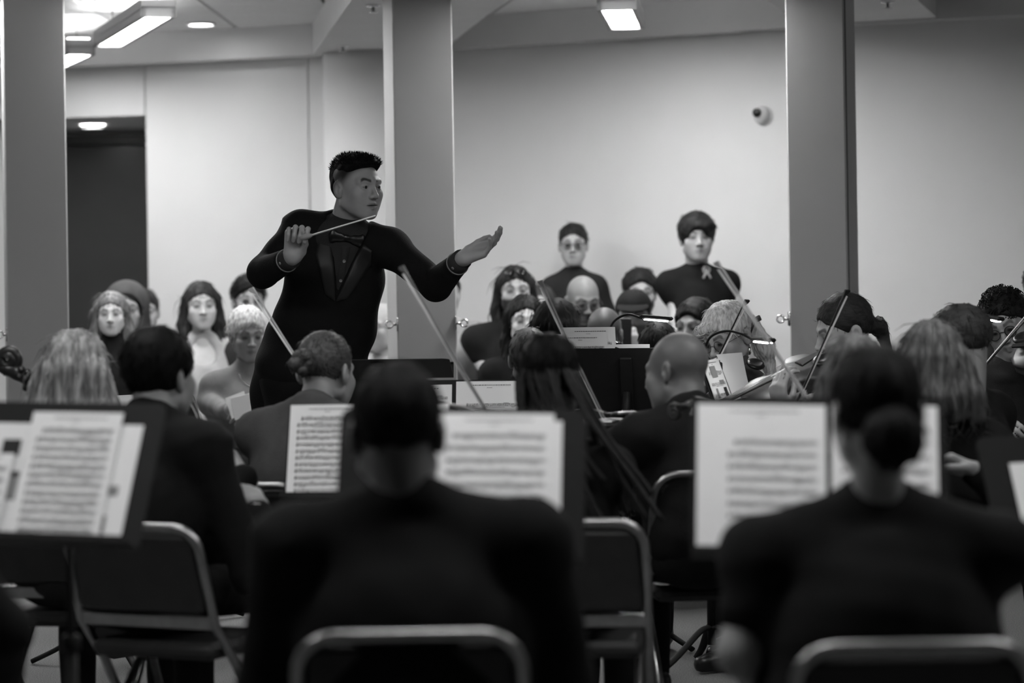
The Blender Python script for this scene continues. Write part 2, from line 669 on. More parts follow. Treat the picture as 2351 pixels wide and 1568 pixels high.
def ring(label, px, py, D, sgn):
    p = P(px, py, D)
    t = thing('eye_hook', label, 'hook', p, 'ring hooks on the columns')
    part(t, 'plate', cbox(p, (0.008, 0.05, 0.06), ch=0.003), M_CHROME)
    part(t, 'shank', tube([p, p + np.array([sgn * 0.022, 0, 0])], 0.006), M_CHROME)
    c = p + np.array([sgn * 0.036, 0, 0])
    part(t, 'ring', tube([c + 0.015 * np.array([math.cos(a), 0.3 * math.sin(a), math.sin(a)]) for a in np.linspace(0, 6.283, 17)[:-1]], 0.0045, 6, True), M_CHROME)


ring('chrome ring hook on the left edge of the leftmost column', 18, 768, 10.50, -1)
ring('chrome ring hook on the left edge of the column behind the conductor', 913, 745, 10.28, -1)
ring('chrome ring hook on the right edge of the column behind the conductor', 1046, 742, 10.33, 1)
ring('chrome ring hook on the left edge of the right-hand column', 1812, 732, 10.1, -1)


# ------------------------------------------------------------------ lamps
def pendant(label, a, b, width, gm, group, zc=ZT, up=True):
    """linear hanging lamp from a to b (world points on the lit underside)"""
    a, b = np.asarray(a, float), np.asarray(b, float)
    b[2] = a[2]
    d = nrm(b - a)
    L = np.linalg.norm(b - a)
    s = np.cross(d, (0, 0, 1))
    R = np.stack([s, d, np.array([0, 0, 1.0])], 1)
    c = (a + b) / 2
    t = thing('pendant_lamp', label, 'lamp', c, group)
    part(t, 'housing', join(cbox(c + (0, 0, 0.055), (width, L + 0.06, 0.05), R, 0.004),
                            cbox(c + s * (width / 2 - 0.012) + (0, 0, 0.02), (0.02, L + 0.06, 0.05), R), cbox(c - s * (width / 2 - 0.012) + (0, 0, 0.02), (0.02, L + 0.06, 0.05), R),
                            cbox(c + d * (L / 2 + .02) + (0, 0, 0.02), (width, 0.02, 0.05), R), cbox(c - d * (L / 2 + .02) + (0, 0, 0.02), (width, 0.02, 0.05), R)), M_LAMPBODY, smooth=False)
    part(t, 'diffuser', cbox(c + (0, 0, 0.012), (width - 0.06, L, 0.02), R, 0.004), gm, smooth=False)
    if up: part(t, 'uplight', cbox(c + (0, 0, 0.084), (width - 0.05, L, 0.008), R), M_GLOWUP if up is True else M_GLOWUP2, smooth=False)
    for k in (-0.42, 0.42):
        q = c + d * L * k + np.array([0, 0, 0.08])
        part(t, 'cable', tube([q, (q[0], q[1], zc + 0.1)], 0.003, 5), M_BLACK)
    return t


pendant('long hanging linear lamp at upper left, lit underside', P(362, 38, 11.0), P(251, 104, 12.6), 0.16, M_GLOW, 'hanging linear lamps over the audience', up='soft')
pendant('short hanging linear lamp cut off by the leftmost column', P(182, 125, 12.9), P(120, 160, 13.8), 0.16, M_GLOW, 'hanging linear lamps over the audience', up='soft')
pendant('hanging linear lamp above the standing audience at top centre', P(1416, 22, 11.0), P(1438, 86, 12.0), 0.18, M_GLOW, 'hanging linear lamps over the audience', up='soft')
pendant('hanging linear lamp almost out of the picture at top centre', P(1443, -60, 9.9), P(1447, 0, 10.6), 0.18, M_GLOW, 'hanging linear lamps over the audience', up='soft')
for lab, x, y in (('nearest the dark door', -2.6, 10.5), ('above the elderly woman', -1.45, 10.6), ('right of the middle column', 0.5, 10.4), ('left of the right column', 1.15, 10.2)):  # unseen lamps added to brighten the back wall
    pendant('added unseen linear lamp above the picture, over the audience ' + lab, (x - .35, y, 2.58), (x + .35, y, 2.58), 0.18, M_GLOW, 'hanging linear lamps over the audience')
for lab, x, y, k in (('nearest left', -1.9, 4.6, .6), ('nearest middle', 0.0, 4.6, .6), ('nearest right', 1.9, 4.6, .6), ('farther left', -1.3, 6.8, .6), ('farther right', 1.3, 6.8, .6)):
    pendant('hanging linear lamp above the picture, over the players, ' + lab, (x - k, y, 2.60), (x + k, y, 2.60), 0.18, M_GLOW2, 'hanging linear lamps over the players', up=False)


def downlight(label, px, py, z, D, r, gm):
    p = P(px, py, D); p[2] = z
    t = thing('downlight', label, 'downlight', p, 'round ceiling downlights')
    part(t, 'trim_ring', tube([p + (r * math.cos(a), r * math.sin(a), -0.004) for a in np.linspace(0, 6.283, 25)[:-1]], 0.008, 6, True), M_WHITE)
    part(t, 'lens', lathe([(r, -0.004), (r, 0.004)], p, seg=24), gm, smooth=False)


downlight('round recessed downlight in the raised ceiling at upper left', 461, 57, ZT - 0.008, 13.45, 0.075, M_GLOW3)
downlight('round recessed downlight in the alcove above the dark door', 213, 289, ALC_Z - 0.008, 15.3, 0.075, M_GLOW3)

# sprinkler heads under the beams
for lab, px, py, D in (('small sprinkler head on the beam left of the middle column, nearer one', 857, 22, 10.7), ('small sprinkler head on the beam left of the middle column, farther one', 787, 103, 13.0), ('small sprinkler head on the beam right of the right column', 2038, 8, 10.9)):
    p = P(px, py, D); p[2] = ZL
    t = thing('sprinkler_head', lab, 'sprinkler', p, 'ceiling sprinkler heads')
    part(t, 'escutcheon', lathe([(0.035, 0.0), (0.03, -0.01), (0.012, -0.012)], p, seg=16), M_CHROME)
    part(t, 'deflector', lathe([(0.008, -0.012), (0.008, -0.03), (0.02, -0.032), (0.02, -0.035)], p, seg=12), M_CHROME)

# wall camera
p = P(1757, 266, 12.50)
nw = nrm(np.append(np.array([(W[5] - W[4])[1], -(W[5] - W[4])[0]]), 0))
p = p + nw * 0.0
t = thing('security_camera', 'white round security camera on the wall beside the right column', 'camera', p)
part(t, 'mount', lathe([(0.055, -0.03), (0.058, 0.0), (0.05, 0.025)], p - nw * 0.0, nw, 24), M_WHITE)
sp = surf([ell(p + nw * 0.03 + (-0.006, 0, 0.006), (0.045, 0.045, 0.05), k=0.001)], 0.006)
part(t, 'dome', sp, M_WHITE)
part(t, 'camera_lens', lathe([(0.024, 0.0), (0.022, 0.012), (0.012, 0.016)], p + nw * 0.072 + (-0.01, 0, 0.014), nw + (-0.15, 0, 0), 16), M_LENS)

# ================================================================== PEOPLE
def head_prims(sex='m', fine=False):
    f = 0.94 if sex == 'f' else 1.0
    p = [ell((0, .016, .030), (.0745, .092, .085), k=.01),
         ell((0, -.030, -.018), (.060, .062, .086), k=.03)]
    for s in (-1, 1):
        p += [cap((s * .052 * f, .002, -.062), (s * .020, -.062, -.098), .020, .018, .03),
              ell((s * .044, -.060, -.026), (.022, .020, .020), k=.022), ell((s * .036, -.050, -.056), (.022, .024, .030), k=.03),
              cap((s * .012, -.083, .020), (s * .046, -.068, .020), .010, .010, .014)]
    p += [ell((0, -.070, -.098), (.023 * f, .017, .017), k=.018),
          ell((0, -.068, -.064), (.032, .022, .028), k=.02)]
    for s in (-1, 1):      # eye sockets, then the closed-lid bulge
        p += [ell((s * .031, -.102, .001), (.019, .017, .010), k=.012, op='-'),
              ell((s * .031, -.076, .000), (.0145, .013, .0115), k=.006)]
    p += [cap((0, -.086, .010), (0, -.107, -.030), .0065, .0095, .010),
          ell((0, -.109, -.033), (.0105, .010, .009), k=.006)]
    for s in (-1, 1):
        p += [ell((s * .0125, -.098, -.036), (.0075, .010, .0075), k=.006)]
    # lips
    for q in (-1, 1):
        p += [cap((q * .024, -.078, -.0660), (q * .005, -.0925, -.0610), .0032, .0062, .006), cap((q * .020, -.079, -.0705), (0, -.0905, -.0735), .0042, .0074, .006)]
    if fine:
        p += [ell((0, -.092, -.0672), (.026, .015, .0013), k=.002, op='-')]
        for s in (-1, 1):
            p += [ell((s * .0315, -.0925, -.0008), (.0160, .0145, .0044), Ry(s * 4), .0012, '-'),
                  ell((s * .0065, -.106, -.043), (.0035, .006, .003), k=.003, op='-')]
    for s in (-1, 1):      # ears
        Re = Rz(-s * 18) @ Rx(-12)
        p += [ell((s * .078, .016, -.012), (.0085, .019, .032), Re, .008),
              ell((s * .0865, .011, -.009), (.008, .011, .019), Re, .004, '-'),
              ell((s * .079, .004, -.018), (.006, .006, .008), k=.006)]
    return p


def face_tone(L, hair=None, fade=None, beard=0.0, brow=.22, fine=False):
    x, y, z = L.T
    ax = np.abs(x)
    t = np.ones(len(L))
    front = y < -.045
    bz = .0225 + .006 * sstep(.012, .034, ax) - .008 * sstep(.036, .052, ax)
    th = .0048 if fine else .0055
    m = (1 - sstep(th * .6, th * 1.5, np.abs(z - bz))) * sstep(.009, .014, ax) * (1 - sstep(.044, .052, ax)) * front
    t *= 1 - (1 - brow) * m
    if not fine:
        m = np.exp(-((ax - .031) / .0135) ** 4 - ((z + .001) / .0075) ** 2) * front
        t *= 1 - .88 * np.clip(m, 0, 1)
        t *= 1 - .25 * np.exp(-((ax - .031) / .019) ** 4 - ((z - .006) / .014) ** 2) * front  # shade of the eye sockets, put into the skin tone
    m = np.exp(-(ax / .021) ** 4 - ((z + .0665) / .0095) ** 4) * (y < -.075)
    t *= 1 - .48 * m
    if beard > 0:
        m = sstep(-.030, -.045, z) * (1 - sstep(.0, .02, y)) * (1 - np.exp(-(ax / .02) ** 4 - ((z + .0665) / .008) ** 4))
        t *= 1 - beard * m
    if fade is not None:          # cropped hair shading into the skin of the scalp
        lo, hi, dark = fade
        v = z + 1.1 * y
        t *= 1 - (1 - dark) * sstep(lo, hi, v) * (1 - np.exp(-((ax - .079) / .012) ** 2 - ((z + .012) / .03) ** 2 - ((y - .012) / .02) ** 2))
    return t


def hair_prims(style):
    p = _hair(style)
    if p and style not in ('long', 'longback', 'bob', 'bowl', 'conductor'):
        for q in (-1, 1):
            p = p + [ell((q * .084, .010, -.014), (.024, .024, .036), Rx(-12), .006, '-')]
    return p


def _hair(style):
    HL = plane((0, -.85, -1), .012, .008)
    sh = [ell((0, .016, .034), (.0815, .100, .0915), k=.01)]
    tight = [ell((0, .016, .032), (.0785, .0965, .0885), k=.01)]
    fr = ell((0, -.125, .004), (.064, .075, .072), k=.012, op='-')
    if style == 'short':
        return sh + [HL, fr]
    if style == 'crop':
        return [ell((0, .018, .034), (.080, .098, .0905), k=.01), plane((0, -.95, -1), .004, .01), fr]
    if style == 'thick':
        return [ell((0, .018, .036), (.091, .109, .099), k=.01), plane((0, -.95, -1), .026, .012), ell((0, -.13, -.002), (.068, .08, .080), k=.012, op='-')]
    if style == 'bowl':
        return [ell((0, .010, .036), (.096, .112, .098), k=.01), ell((.03, -.07, .055), (.06, .04, .03), k=.03), plane((0, -.42, -1), .045, .012), ell((-.008, -.14, -.018), (.064, .08, .076), Ry(-10), .010, '-')]
    if style == 'receding':
        return [ell((0, .02, .028), (.0805, .098, .089), k=.01), plane((0, -.9, -1), .0, .008), ell((0, -.06, .09), (.07, .12, .075), k=.012, op='-'), fr]
    if style == 'long':
        p = [ell((0, .016, .034), (.084, .102, .0925), k=.01), HL, fr]
        for s in (-1, 1):
            p += [cap((s * .074, .022, .03), (s * .088, .030, -.10), .026, .030, .03), cap((s * .088, .030, -.10), (s * .092, -.02, -.24), .030, .026, .03)]
        return p + [ell((0, .085, -.07), (.08, .045, .12), k=.04)]
    if style == 'longback':
        p = [ell((0, .018, .030), (.088, .108, .098), k=.01), HL, fr]
        for i in range(7):
            a = -1.35 + 2.7 * i / 6
            q0 = np.array([.078 * math.sin(a), .03 + .075 * math.cos(a), .0])
            q1 = np.array([.108 * math.sin(a), .03 + .085 * math.cos(a), -.12])
            q2 = np.array([.135 * math.sin(a), .035 + .080 * math.cos(a), -.24])
            p += [cap(q0, q1, .034, .038, .03), cap(q1, q2, .038, .040, .03)]
        return p
    if style == 'bob':
        p = [ell((0, .018, .032), (.090, .108, .096), k=.01), HL, fr]
        for i in range(7):
            a = -1.45 + 2.9 * i / 6
            q0 = np.array([.080 * math.sin(a), .025 + .075 * math.cos(a), .0])
            q1 = np.array([.112 * math.sin(a), .03 + .085 * math.cos(a), -.11])
            q2 = np.array([.130 * math.sin(a), .035 + .085 * math.cos(a), -.165])
            p += [cap(q0, q1, .032, .034, .03), cap(q1, q2, .034, .020, .03)]
        return p
    if style == 'bun':
        return tight + [HL, fr, ell((0, .125, .012), (.036, .028, .034), k=.012), ell((0.02, .150, .004), (.022, .016, .02), k=.008), ell((-.018, .146, .026), (.02, .016, .016), k=.008)]
    if style == 'lowbun':
        return [ell((0, .016, .034), (.083, .102, .093), k=.01), HL, fr, ell((0, .118, -.052), (.058, .046, .056), k=.010)]
    if style == 'slick':
        return tight + [HL, fr, cap((0, .10, -.03), (.0, .115, -.085), .030, .018, .03)]
    if style == 'pony':
        return [ell((0, .016, .036), (.083, .100, .0915), k=.01), HL, fr, cap((0, .10, -.015), (0, .125, -.03), .03, .026, .02), cap((0, .13, -.035), (0, .135, -.16), .026, .012, .02)]
    if style == 'ponyside':
        return [ell((0, .012, .036), (.088, .104, .096), k=.01), plane((0, -.8, -1), .018, .01), ell((0, -.13, -.004), (.066, .082, .076), k=.014, op='-'),
                ell((-.02, -.075, .062), (.045, .022, .022), k=.02), cap((.02, .11, .0), (.03, .13, -.10), .034, .036, .03), cap((.03, .13, -.10), (.03, .115, -.23), .036, .018, .03)]
    if style == 'curly':
        p = [ell((0, .016, .036), (.086, .104, .096), k=.01), plane((0, -.8, -1), .012, .008), fr]
        return p
    if style == 'conductor':
        return [ell((0, .012, .062), (.071, .094, .058), k=.01), ell((0, .045, .086), (.055, .055, .030), k=.02), ell((0, -.045, .088), (.058, .050, .026), k=.03), ell((0, .085, .045), (.06, .022, .05), k=.02),
                plane((0, -.60, -1), -.030, .006), ell((0, -.125, .018), (.070, .055, .058), k=.008, op='-'), ell((0, .052, .012), (.0705, .060, .078), k=.010)]
    return None


def fingers(Wp, d, n, side, curl=.4, spread=.0, thumb=.5, s=1.0, fc=None, bend0=0.0, tdir=None, fore=None):
    """hand as prims: wrist point, finger direction, palm normal; side +1 = left hand"""
    d = nrm(d); n = nrm(n - d * np.dot(n, d))
    t = np.cross(n, d) if side > 0 else np.cross(d, n)      # towards the thumb
    p = []
    Wp = np.asarray(Wp, float)
    base = [(.030, .093), (.010, .097), (-.010, .092), (-.029, .083)]
    ln = [(.043, .026, .021), (.047, .030, .022), (.043, .028, .021), (.034, .021, .019)]
    fo = d if fore is None else nrm(fore)
    p += [cap(Wp - fo * .03 * s, Wp + d * .01 * s, .024 * s, .023 * s, .02 * s)]
    for i, ((bt, bd), L) in enumerate(zip(base, ln)):
        kb = Wp + (d * bd + t * bt) * s + n * s * (.0 if i in (1, 2) else .003)
        p.append(cap(Wp + (d * .015 + t * bt * .55) * s, kb, .0155 * s, .0125 * s, .014 * s))
        c = curl if fc is None else fc[i]
        if np.isscalar(c): c = (c * 75, c * 95, c * 60)
        ang = bend0
        q = kb
        dd0 = nrm(d + t * spread * (1.5 - i) * .5)
        rad = (.0095, .0085, .0075, .0068) if i < 3 else (.0082, .0074, .0066, .006)
        for j in range(3):
            ang += c[j]
            a = math.radians(ang)
            q2 = q + (dd0 * math.cos(a) + n * math.sin(a)) * L[j] * s
            p.append(cap(q, q2, rad[j] * s, rad[j + 1] * s, .004 * s))
            q = q2
    tb = Wp + (d * .028 + t * .026 + n * .008) * s
    p.append(cap(Wp + d * .01 * s + t * .012 * s, tb, .018 * s, .0145 * s, .014 * s))
    a1 = nrm(d * .75 + t * (.75 - thumb * .8) + n * (.25 + thumb * .5))
    if tdir is not None: a1 = nrm(d * tdir[0] + t * tdir[1] + n * tdir[2])
    t1 = tb + a1 * .042 * s
    a2 = nrm(d * .9 + t * (.35 - thumb * .75) + n * (.15 + thumb * .4))
    if tdir is not None: a2 = nrm(d * tdir[3] + t * tdir[4] + n * tdir[5])
    t2 = t1 + a2 * .030 * s
    p += [cap(tb, t1, .0145 * s, .0105 * s, .008 * s), cap(t1, t2, .0105 * s, .0095 * s, .004 * s), cap(t2, t2 + nrm(a2 - t * thumb * .4) * .022 * s, .0095 * s, .0075 * s, .003 * s)]
    return p


def ik(S, T, l1, l2, pole):
    S, T = np.asarray(S, float), np.asarray(T, float)
    d = T - S
    L = np.linalg.norm(d)
    mx = (l1 + l2) * .985
    if L > mx:
        T = S + d / L * mx; d = T - S; L = mx
    u = d / max(L, 1e-6)
    a = (l1 * l1 - l2 * l2 + L * L) / (2 * L)
    h = math.sqrt(max(l1 * l1 - a * a, 0))
    pl = np.asarray(pole, float)
    pl = nrm(pl - u * np.dot(pl, u))
    return S + u * a + pl * h, T


def strands(root, ho, E, HR, n, L, rad, spike=False, seed=1, lift=.003, s=1.0):
    """loose tapered locks lying on (or standing off) a head of hair, one mesh"""
    me = ho.data
    nv = len(me.vertices)
    co = np.empty(nv * 3, np.float32); me.vertices.foreach_get('co', co)
    no = np.empty(nv * 3, np.float32); me.vertices.foreach_get('normal', no)
    co = co.reshape(-1, 3) + np.array(root.location); no = no.reshape(-1, 3)
    r = np.random.default_rng(seed)
    crown = E + HR @ np.array([0, .035, .125]) * s
    V, F = [], []
    for i in r.choice(nv, min(n, nv), replace=False):
        p, N = co[i], no[i]
        q = (p - E) @ HR / s
        if spike == 'curl':
            t = nrm(np.cross(N, r.normal(size=3)))
            b2 = np.cross(N, t)
            R0 = r.uniform(.0035, .0068)
            pts = [p + N * (.002 + R0 * .8 * (1 - math.cos(a))) + t * (R0 * 1.0 * math.sin(a)) + b2 * (a * .0016) for a in np.linspace(0, 8.5, 14)]
            rr = [rad * (1 - .5 * k / 13) for k in range(14)]
        elif spike:
            if q[2] < .080 and not (q[1] > .055 and q[2] > .055): continue
            t = nrm(N + np.array([0, 0, .5]) + r.normal(size=3) * .22)
            l = L * r.uniform(.5, 1)
            pts = [p - t * .003, p + t * l]
            rr = [rad, rad * .2]
        else:
            g = (p - crown)
            if q[2] < .02: g = g * .15 + np.array([0, 0, -.1])
            t = g - N * np.dot(g, N)
            if np.linalg.norm(t) < 1e-4: continue
            t = nrm(nrm(t) + r.normal(size=3) * .10)
            l = L * r.uniform(.5, 1.15)
            pts = [p - N * .001, p + t * l * .5 + N * lift * r.uniform(.3, 1), p + t * l - N * l * l * 2.2]
            rr = [rad * .7, rad, rad * .2]
        v, f = tube(pts, rr, 3)
        n0 = len(V)
        V.extend(v); F.extend(tuple(a + n0 for a in q_) for q_ in f)
    if not V: return None
    o = part(root, 'loose_strands', (np.array(V), F), ho.data.materials[0], ho)
    o['kind'] = 'stuff'
    return o


def person(label, eye, yaw, hyaw=None, hp=0, hr=0, pose='sit', sc=1.0, sex='m', skin=.30, hair=('short', .02), top=.02,
           sleeve='long', collar='crew', lean=6, legs=.016, lh=None, rh=None, h=.014, hh=.005, wide=1.0, fat=1.0, group=None,
           beard=0, fade=None, glasses=None, brow=.22, jo=None, shoe=.012, twist=0, side=0.0, neckfwd=.02, grooves=0.0, cuff=None, fine=False, shirt=None, extra_top=None, wr=.004, slr=1.0, pads=0.0, locks=None, kf=.42):
    """a whole figure: eye = world point at the middle of the head at eye height"""
    hyaw = yaw if hyaw is None else hyaw
    E = np.asarray(eye, float)
    s = sc
    B = Rz(yaw)
    LAT, FW, UP = B @ np.array([1., 0, 0]), B @ np.array([0, -1., 0]), np.array([0, 0, 1.])
    HR = Rz(hyaw) @ Rx(hp) @ Ry(hr)
    jo = jo or {}
    neck = jo.get('neck', E + UP * (-.174 * s) - FW * neckfwd)
    le = math.radians(lean)
    sp0 = nrm(UP * math.cos(le) + FW * math.sin(le) + LAT * side)       # spine direction, upwards
    hipz = .56 * s if pose == 'sit' else (E[2] + .10) * .53
    hips = jo.get('hips', neck - sp0 * ((neck[2] - hipz) / max(sp0[2], .3)))
    spn = nrm(neck - hips)
    tl = np.linalg.norm(neck - hips)
    fw = nrm(FW - spn * np.dot(FW, spn))
    lat = np.cross(spn, fw)          # person's left
    lat = lat if np.dot(lat, LAT) > 0 else -lat
    TB = np.stack([lat, -fw, spn], 1)
    shw = (.178 if sex == 'm' else .158) * s * wide
    ch = neck - spn * .19 * s + fw * .015
    drop = .076 if sex == 'f' else .064
    SL = jo.get('SL', neck + lat * shw - spn * drop * s)
    SR = jo.get('SR', neck - lat * shw - spn * drop * s)
    fr = fat * s

    def torso(g):
        p = [ell(ch, (.155 * s * wide + g, .112 * fr + g, .17 * s), TB, .04),
             ell(neck - spn * tl * .62 + fw * .01, (.142 * fr * wide + g, .112 * fr + g, .17 * s), TB, .07),
             ell(hips + spn * .045, (.158 * fr * wide + g, .122 * fr + g, .12 * s), TB, .07),
             cap(SL - lat * .02, SR + lat * .02, .052 * s + g, .052 * s + g, .05)]
        for S in (SL, SR):
            p.append(cap(neck + spn * .005, S + spn * .012 * s, .045 * s + g * .6, .046 * s + g * .6, .04))
        if sex == 'f':
            for q in (-1, 1):
                p.append(ell(ch + lat * q * .07 * s + fw * .075 * s - spn * .03 * s, (.055 * s + g, .05 * s + g, .055 * s + g), TB, .04))
        return p

    # arms
    arms = []
    for sd, S, tgt in ((1, SL, lh), (-1, SR, rh)):
        t = dict(tgt or {})
        Wp = t.get('w')
        if Wp is None:
            if pose == 'sit':
                Wp = hips + FW * (.30 if kf > .4 else .23) * s + LAT * sd * .09 * s + UP * .10 * s
            else:
                Wp = S - UP * .50 * s + LAT * sd * .05 + FW * .04
        pole = t.get('pole', LAT * sd * .6 - UP * .7 - FW * .3)
        if t.get('e') is not None:
            El = np.asarray(t['e'], float); Wp = np.asarray(Wp, float)
        else:
            El, Wp = ik(S, Wp, .285 * s, .25 * s, pole)
        d = t.get('d', (Wp - El))
        n = t.get('n', -LAT * sd * .6 - UP * .6)
        arms.append((sd, S, El, Wp, nrm(d), np.asarray(n, float), t))
    # legs
    legp, feet = [], []
    for sd in (1, -1):
        hp0 = hips + lat * sd * .09 * s - UP * .01
        if pose == 'sit':
            kn = hips + FW * kf * s + LAT * sd * (.13 if kf > .4 else .085) * s; kn[2] = .525 * s
            an = kn + FW * .03 + LAT * sd * .01; an[2] = .085
        else:
            an = np.array([hips[0], hips[1], .085]) + LAT * sd * .10 * s + FW * .02
            kn = (hp0 + an) / 2 + FW * .03
        legp.append((hp0, kn, an)); feet.append(an)
    base = np.array([hips[0], hips[1], 0.0])
    root = thing('person', label, 'person', base, group)

    # ---- body: head, neck, hands (and what the clothes cover), one mesh
    hpz = tf(head_prims(sex, fine), HR, E, s)
    nk0 = HR @ np.array([0, .030, -.045]) * s + E
    hpz += [cap(nk0, neck - spn * .02, (.054 if sex == 'm' else .046) * s, (.060 if sex == 'm' else .050) * s, .025), cap(neck - spn * .02, neck - spn * .06 + fw * .01, .05 * s, .05 * s, .02)]
    V, Q = surf(hpz, hh)
    Lc = (V - E) @ HR / s
    items = [(V, Q, face_tone(Lc, fade=fade, beard=beard, brow=brow, fine=fine))]
    inner = torso(-.018)
    for sd, S, El, Wp, d, n, t in arms:
        inner += [cap(S, El, .036 * s, .030 * s, .03), cap(El, Wp, .030 * s, .022 * s, .02)]
    for hp0, kn, an in legp:
        inner += [cap(hp0, kn, .065 * s, .045 * s, .04), cap(kn, an, .043 * s, .03 * s, .03)]
    V, Q = surf(inner, .026)
    items.append((V, Q, np.ones(len(V))))
    for sd, S, El, Wp, d, n, t in arms:
        hp_ = fingers(Wp, d, n, sd, t.get('curl', .45), t.get('spread', .1), t.get('thumb', .5), s * t.get('hs', 1.0), t.get('fc'), tdir=t.get('tdir'), fore=Wp - El)
        if sleeve != 'long':
            mdl = El * .5 + S * .5
            hp_ = [cap(mdl, El, .045 * s, .038 * s, .03), cap(El, Wp - (Wp - El) * .3, .040 * s, .032 * s, .03), cap(Wp - (Wp - El) * .3, Wp, .032 * s, .024 * s, .02)] + hp_
        else:
            hp_ = [cap(Wp - (Wp - El) * .35, Wp, .03 * s, .024 * s, .02)] + hp_
        V, Q = surf(hp_, t.get('h', max(.0056, min(.0068, hh * 1.2))))
        items.append((V, Q, np.ones(len(V))))
    V, Q, T = joinq(items)
    body = part(root, 'body', (V, Q), skinm(skin), tone=T)

    # ---- clothes
    tp = torso(.012)
    if collar == 'crew':
        tp += [cap(neck - spn * .012 + fw * .02, neck - spn * .02, .060 * s, .062 * s, .02)]
    elif collar in ('suit', 'polo', 'shirt'):
        for i in range(14):
            a0, a1 = (2 * math.pi * (i + q) / 14 for q in (0, 1))
            c0, c1 = (neck + lat * math.sin(a) * .062 * s - fw * math.cos(a) * .058 * s + spn * ((.030 * math.cos(a) + .012) if collar == 'suit' else (.010 * math.cos(a) - .004)) * s + fw * .012 for a in (a0, a1))
            if collar == 'polo' and abs(math.cos(a0) + 1) < .15: continue
            tp.append(cap(c0, c1, .017 * s, .017 * s, .016))
            if collar == 'suit' and math.cos(a0) > -.2: tp.append(cap(c0 - spn * .03, c1 - spn * .03, .022 * s, .022 * s, .02))
    elif collar == 'turtle':
        tp += [cap(neck - spn * .03, neck + spn * .03 + fw * .015, .066 * s, .060 * s, .02)]
    elif collar == 'scoop':
        tp += [ell(neck + fw * .09 - spn * .04, (.075 * s, .06, .085), TB, .01, '-')]
    for sd, S, El, Wp, d, n, t in arms:
        if sleeve == 'long':
            ext = t.get('sl', .97)
            tp += [cap(S, El, .060 * s * slr, .052 * s * slr, .045), cap(El, El + (Wp - El) * ext, .052 * s * slr, .041 * s * slr, .02)]
        elif sleeve == 'short':
            tp += [cap(S, S + (El - S) * .58, .056 * s, .057 * s, .045)]
        else:
            tp += [cap(S, S + (El - S) * .15, .056 * s, .05 * s, .03)]
    if pads:
        for sd, S in ((1, SL), (-1, SR)):
            tp += [ell(S + lat * sd * .016 + spn * .028, (.058 * s, .062 * s, .026 * s), TB, .010), cap(neck + spn * .008, S + lat * sd * .03 + spn * .030, .042 * s, .024 * s, .02)]
    if extra_top: tp += extra_top(dict(neck=neck, hips=hips, lat=lat, fw=fw, spn=spn, TB=TB, arms=arms, tl=tl))
    V, Q = surf(tp, h)
    V = wrinkle(V, Q, wr, 26, int(abs(E[0] * 977)) % 1000)
    tname = {'suit': 'jacket', 'crew': 'shirt', 'turtle': 'sweater', 'scoop': 'blouse', 'polo': 'polo_shirt', 'shirt': 'shirt'}[collar]
    topo = part(root, tname, (V, Q), cloth(top))
    lp = [ell(hips, (.150 * fr + .012, .125 * fr + .012, (.10 if pose == 'sit' else .12) * s), TB, .04)]
    for hp0, kn, an in legp:
        lp += [cap(hp0 + UP * (.01 if pose == 'sit' else 0), kn, (.078 if pose == 'sit' else .086) * fr, .064 * s, .04), cap(kn, an, .064 * s, .052 * s, .03)]
    V, Q = surf(lp, max(h * 1.2, .018))
    V = wrinkle(V, Q, wr, 20, 3)
    part(root, 'trousers', (V, Q), cloth(legs))
    for an in feet:
        f0 = np.array([an[0], an[1], .045]); 
        V, Q = surf([cap(f0 - FW * .04, f0 + FW * .07 - UP * .006, .040 * s, .036 * s, .02), cap(f0 + FW * .07 - UP * .006, f0 + FW * .145 - UP * .012, .038 * s, .030 * s, .02),
                     cap(f0 + UP * .03 - FW * .03, f0 + UP * .06 - FW * .03, .042 * s, .044 * s, .02), plane((0, 0, -1), -.004, .004)], .013)
        part(root, 'shoe', (V, Q), mat('shoe_leather_%.3f' % shoe, shoe, .35, .45))
    # ---- hair
    ho = None
    if hair and hair_prims(hair[0]):
        V, Q = surf(hair_prims(hair[0]), max(hh * 1.05, .0034))
        N = vnorm(V, Q)
        V = V + N * (.0016 * np.sin(V @ np.array([61., 83, 39])) * np.sin(V @ np.array([-47., 59, 71]) + 1))[:, None]
        if grooves:
            ph = np.arctan2(V[:, 0], V[:, 1] - .01)
            q = V[:, 2]
            g = np.sin(ph * 21 + 3 * np.sin(q * 14)) + .8 * np.sin(ph * 37 + 9 * q + 1.3) + .6 * np.sin(ph * 55 - 6 * q)
            V = V + N * (grooves * g)[:, None]
        V = V * s @ HR.T + E
        ho = part(root, 'hair', (V, Q), hairm(hair[1], hair[2] if len(hair) > 2 else (55, 55, 5)))
        lk = locks or ((260, .10, .0016) if hair[0] in ('long', 'longback', 'bob') else (260, .035, .0015))
        if hair[0] != 'conductor': strands(root, ho, E, HR, *((620, .02, .0017, 'curl') if hair[0] == 'curly' else lk), seed=int(abs(E[0] * 531)) % 999, s=s)
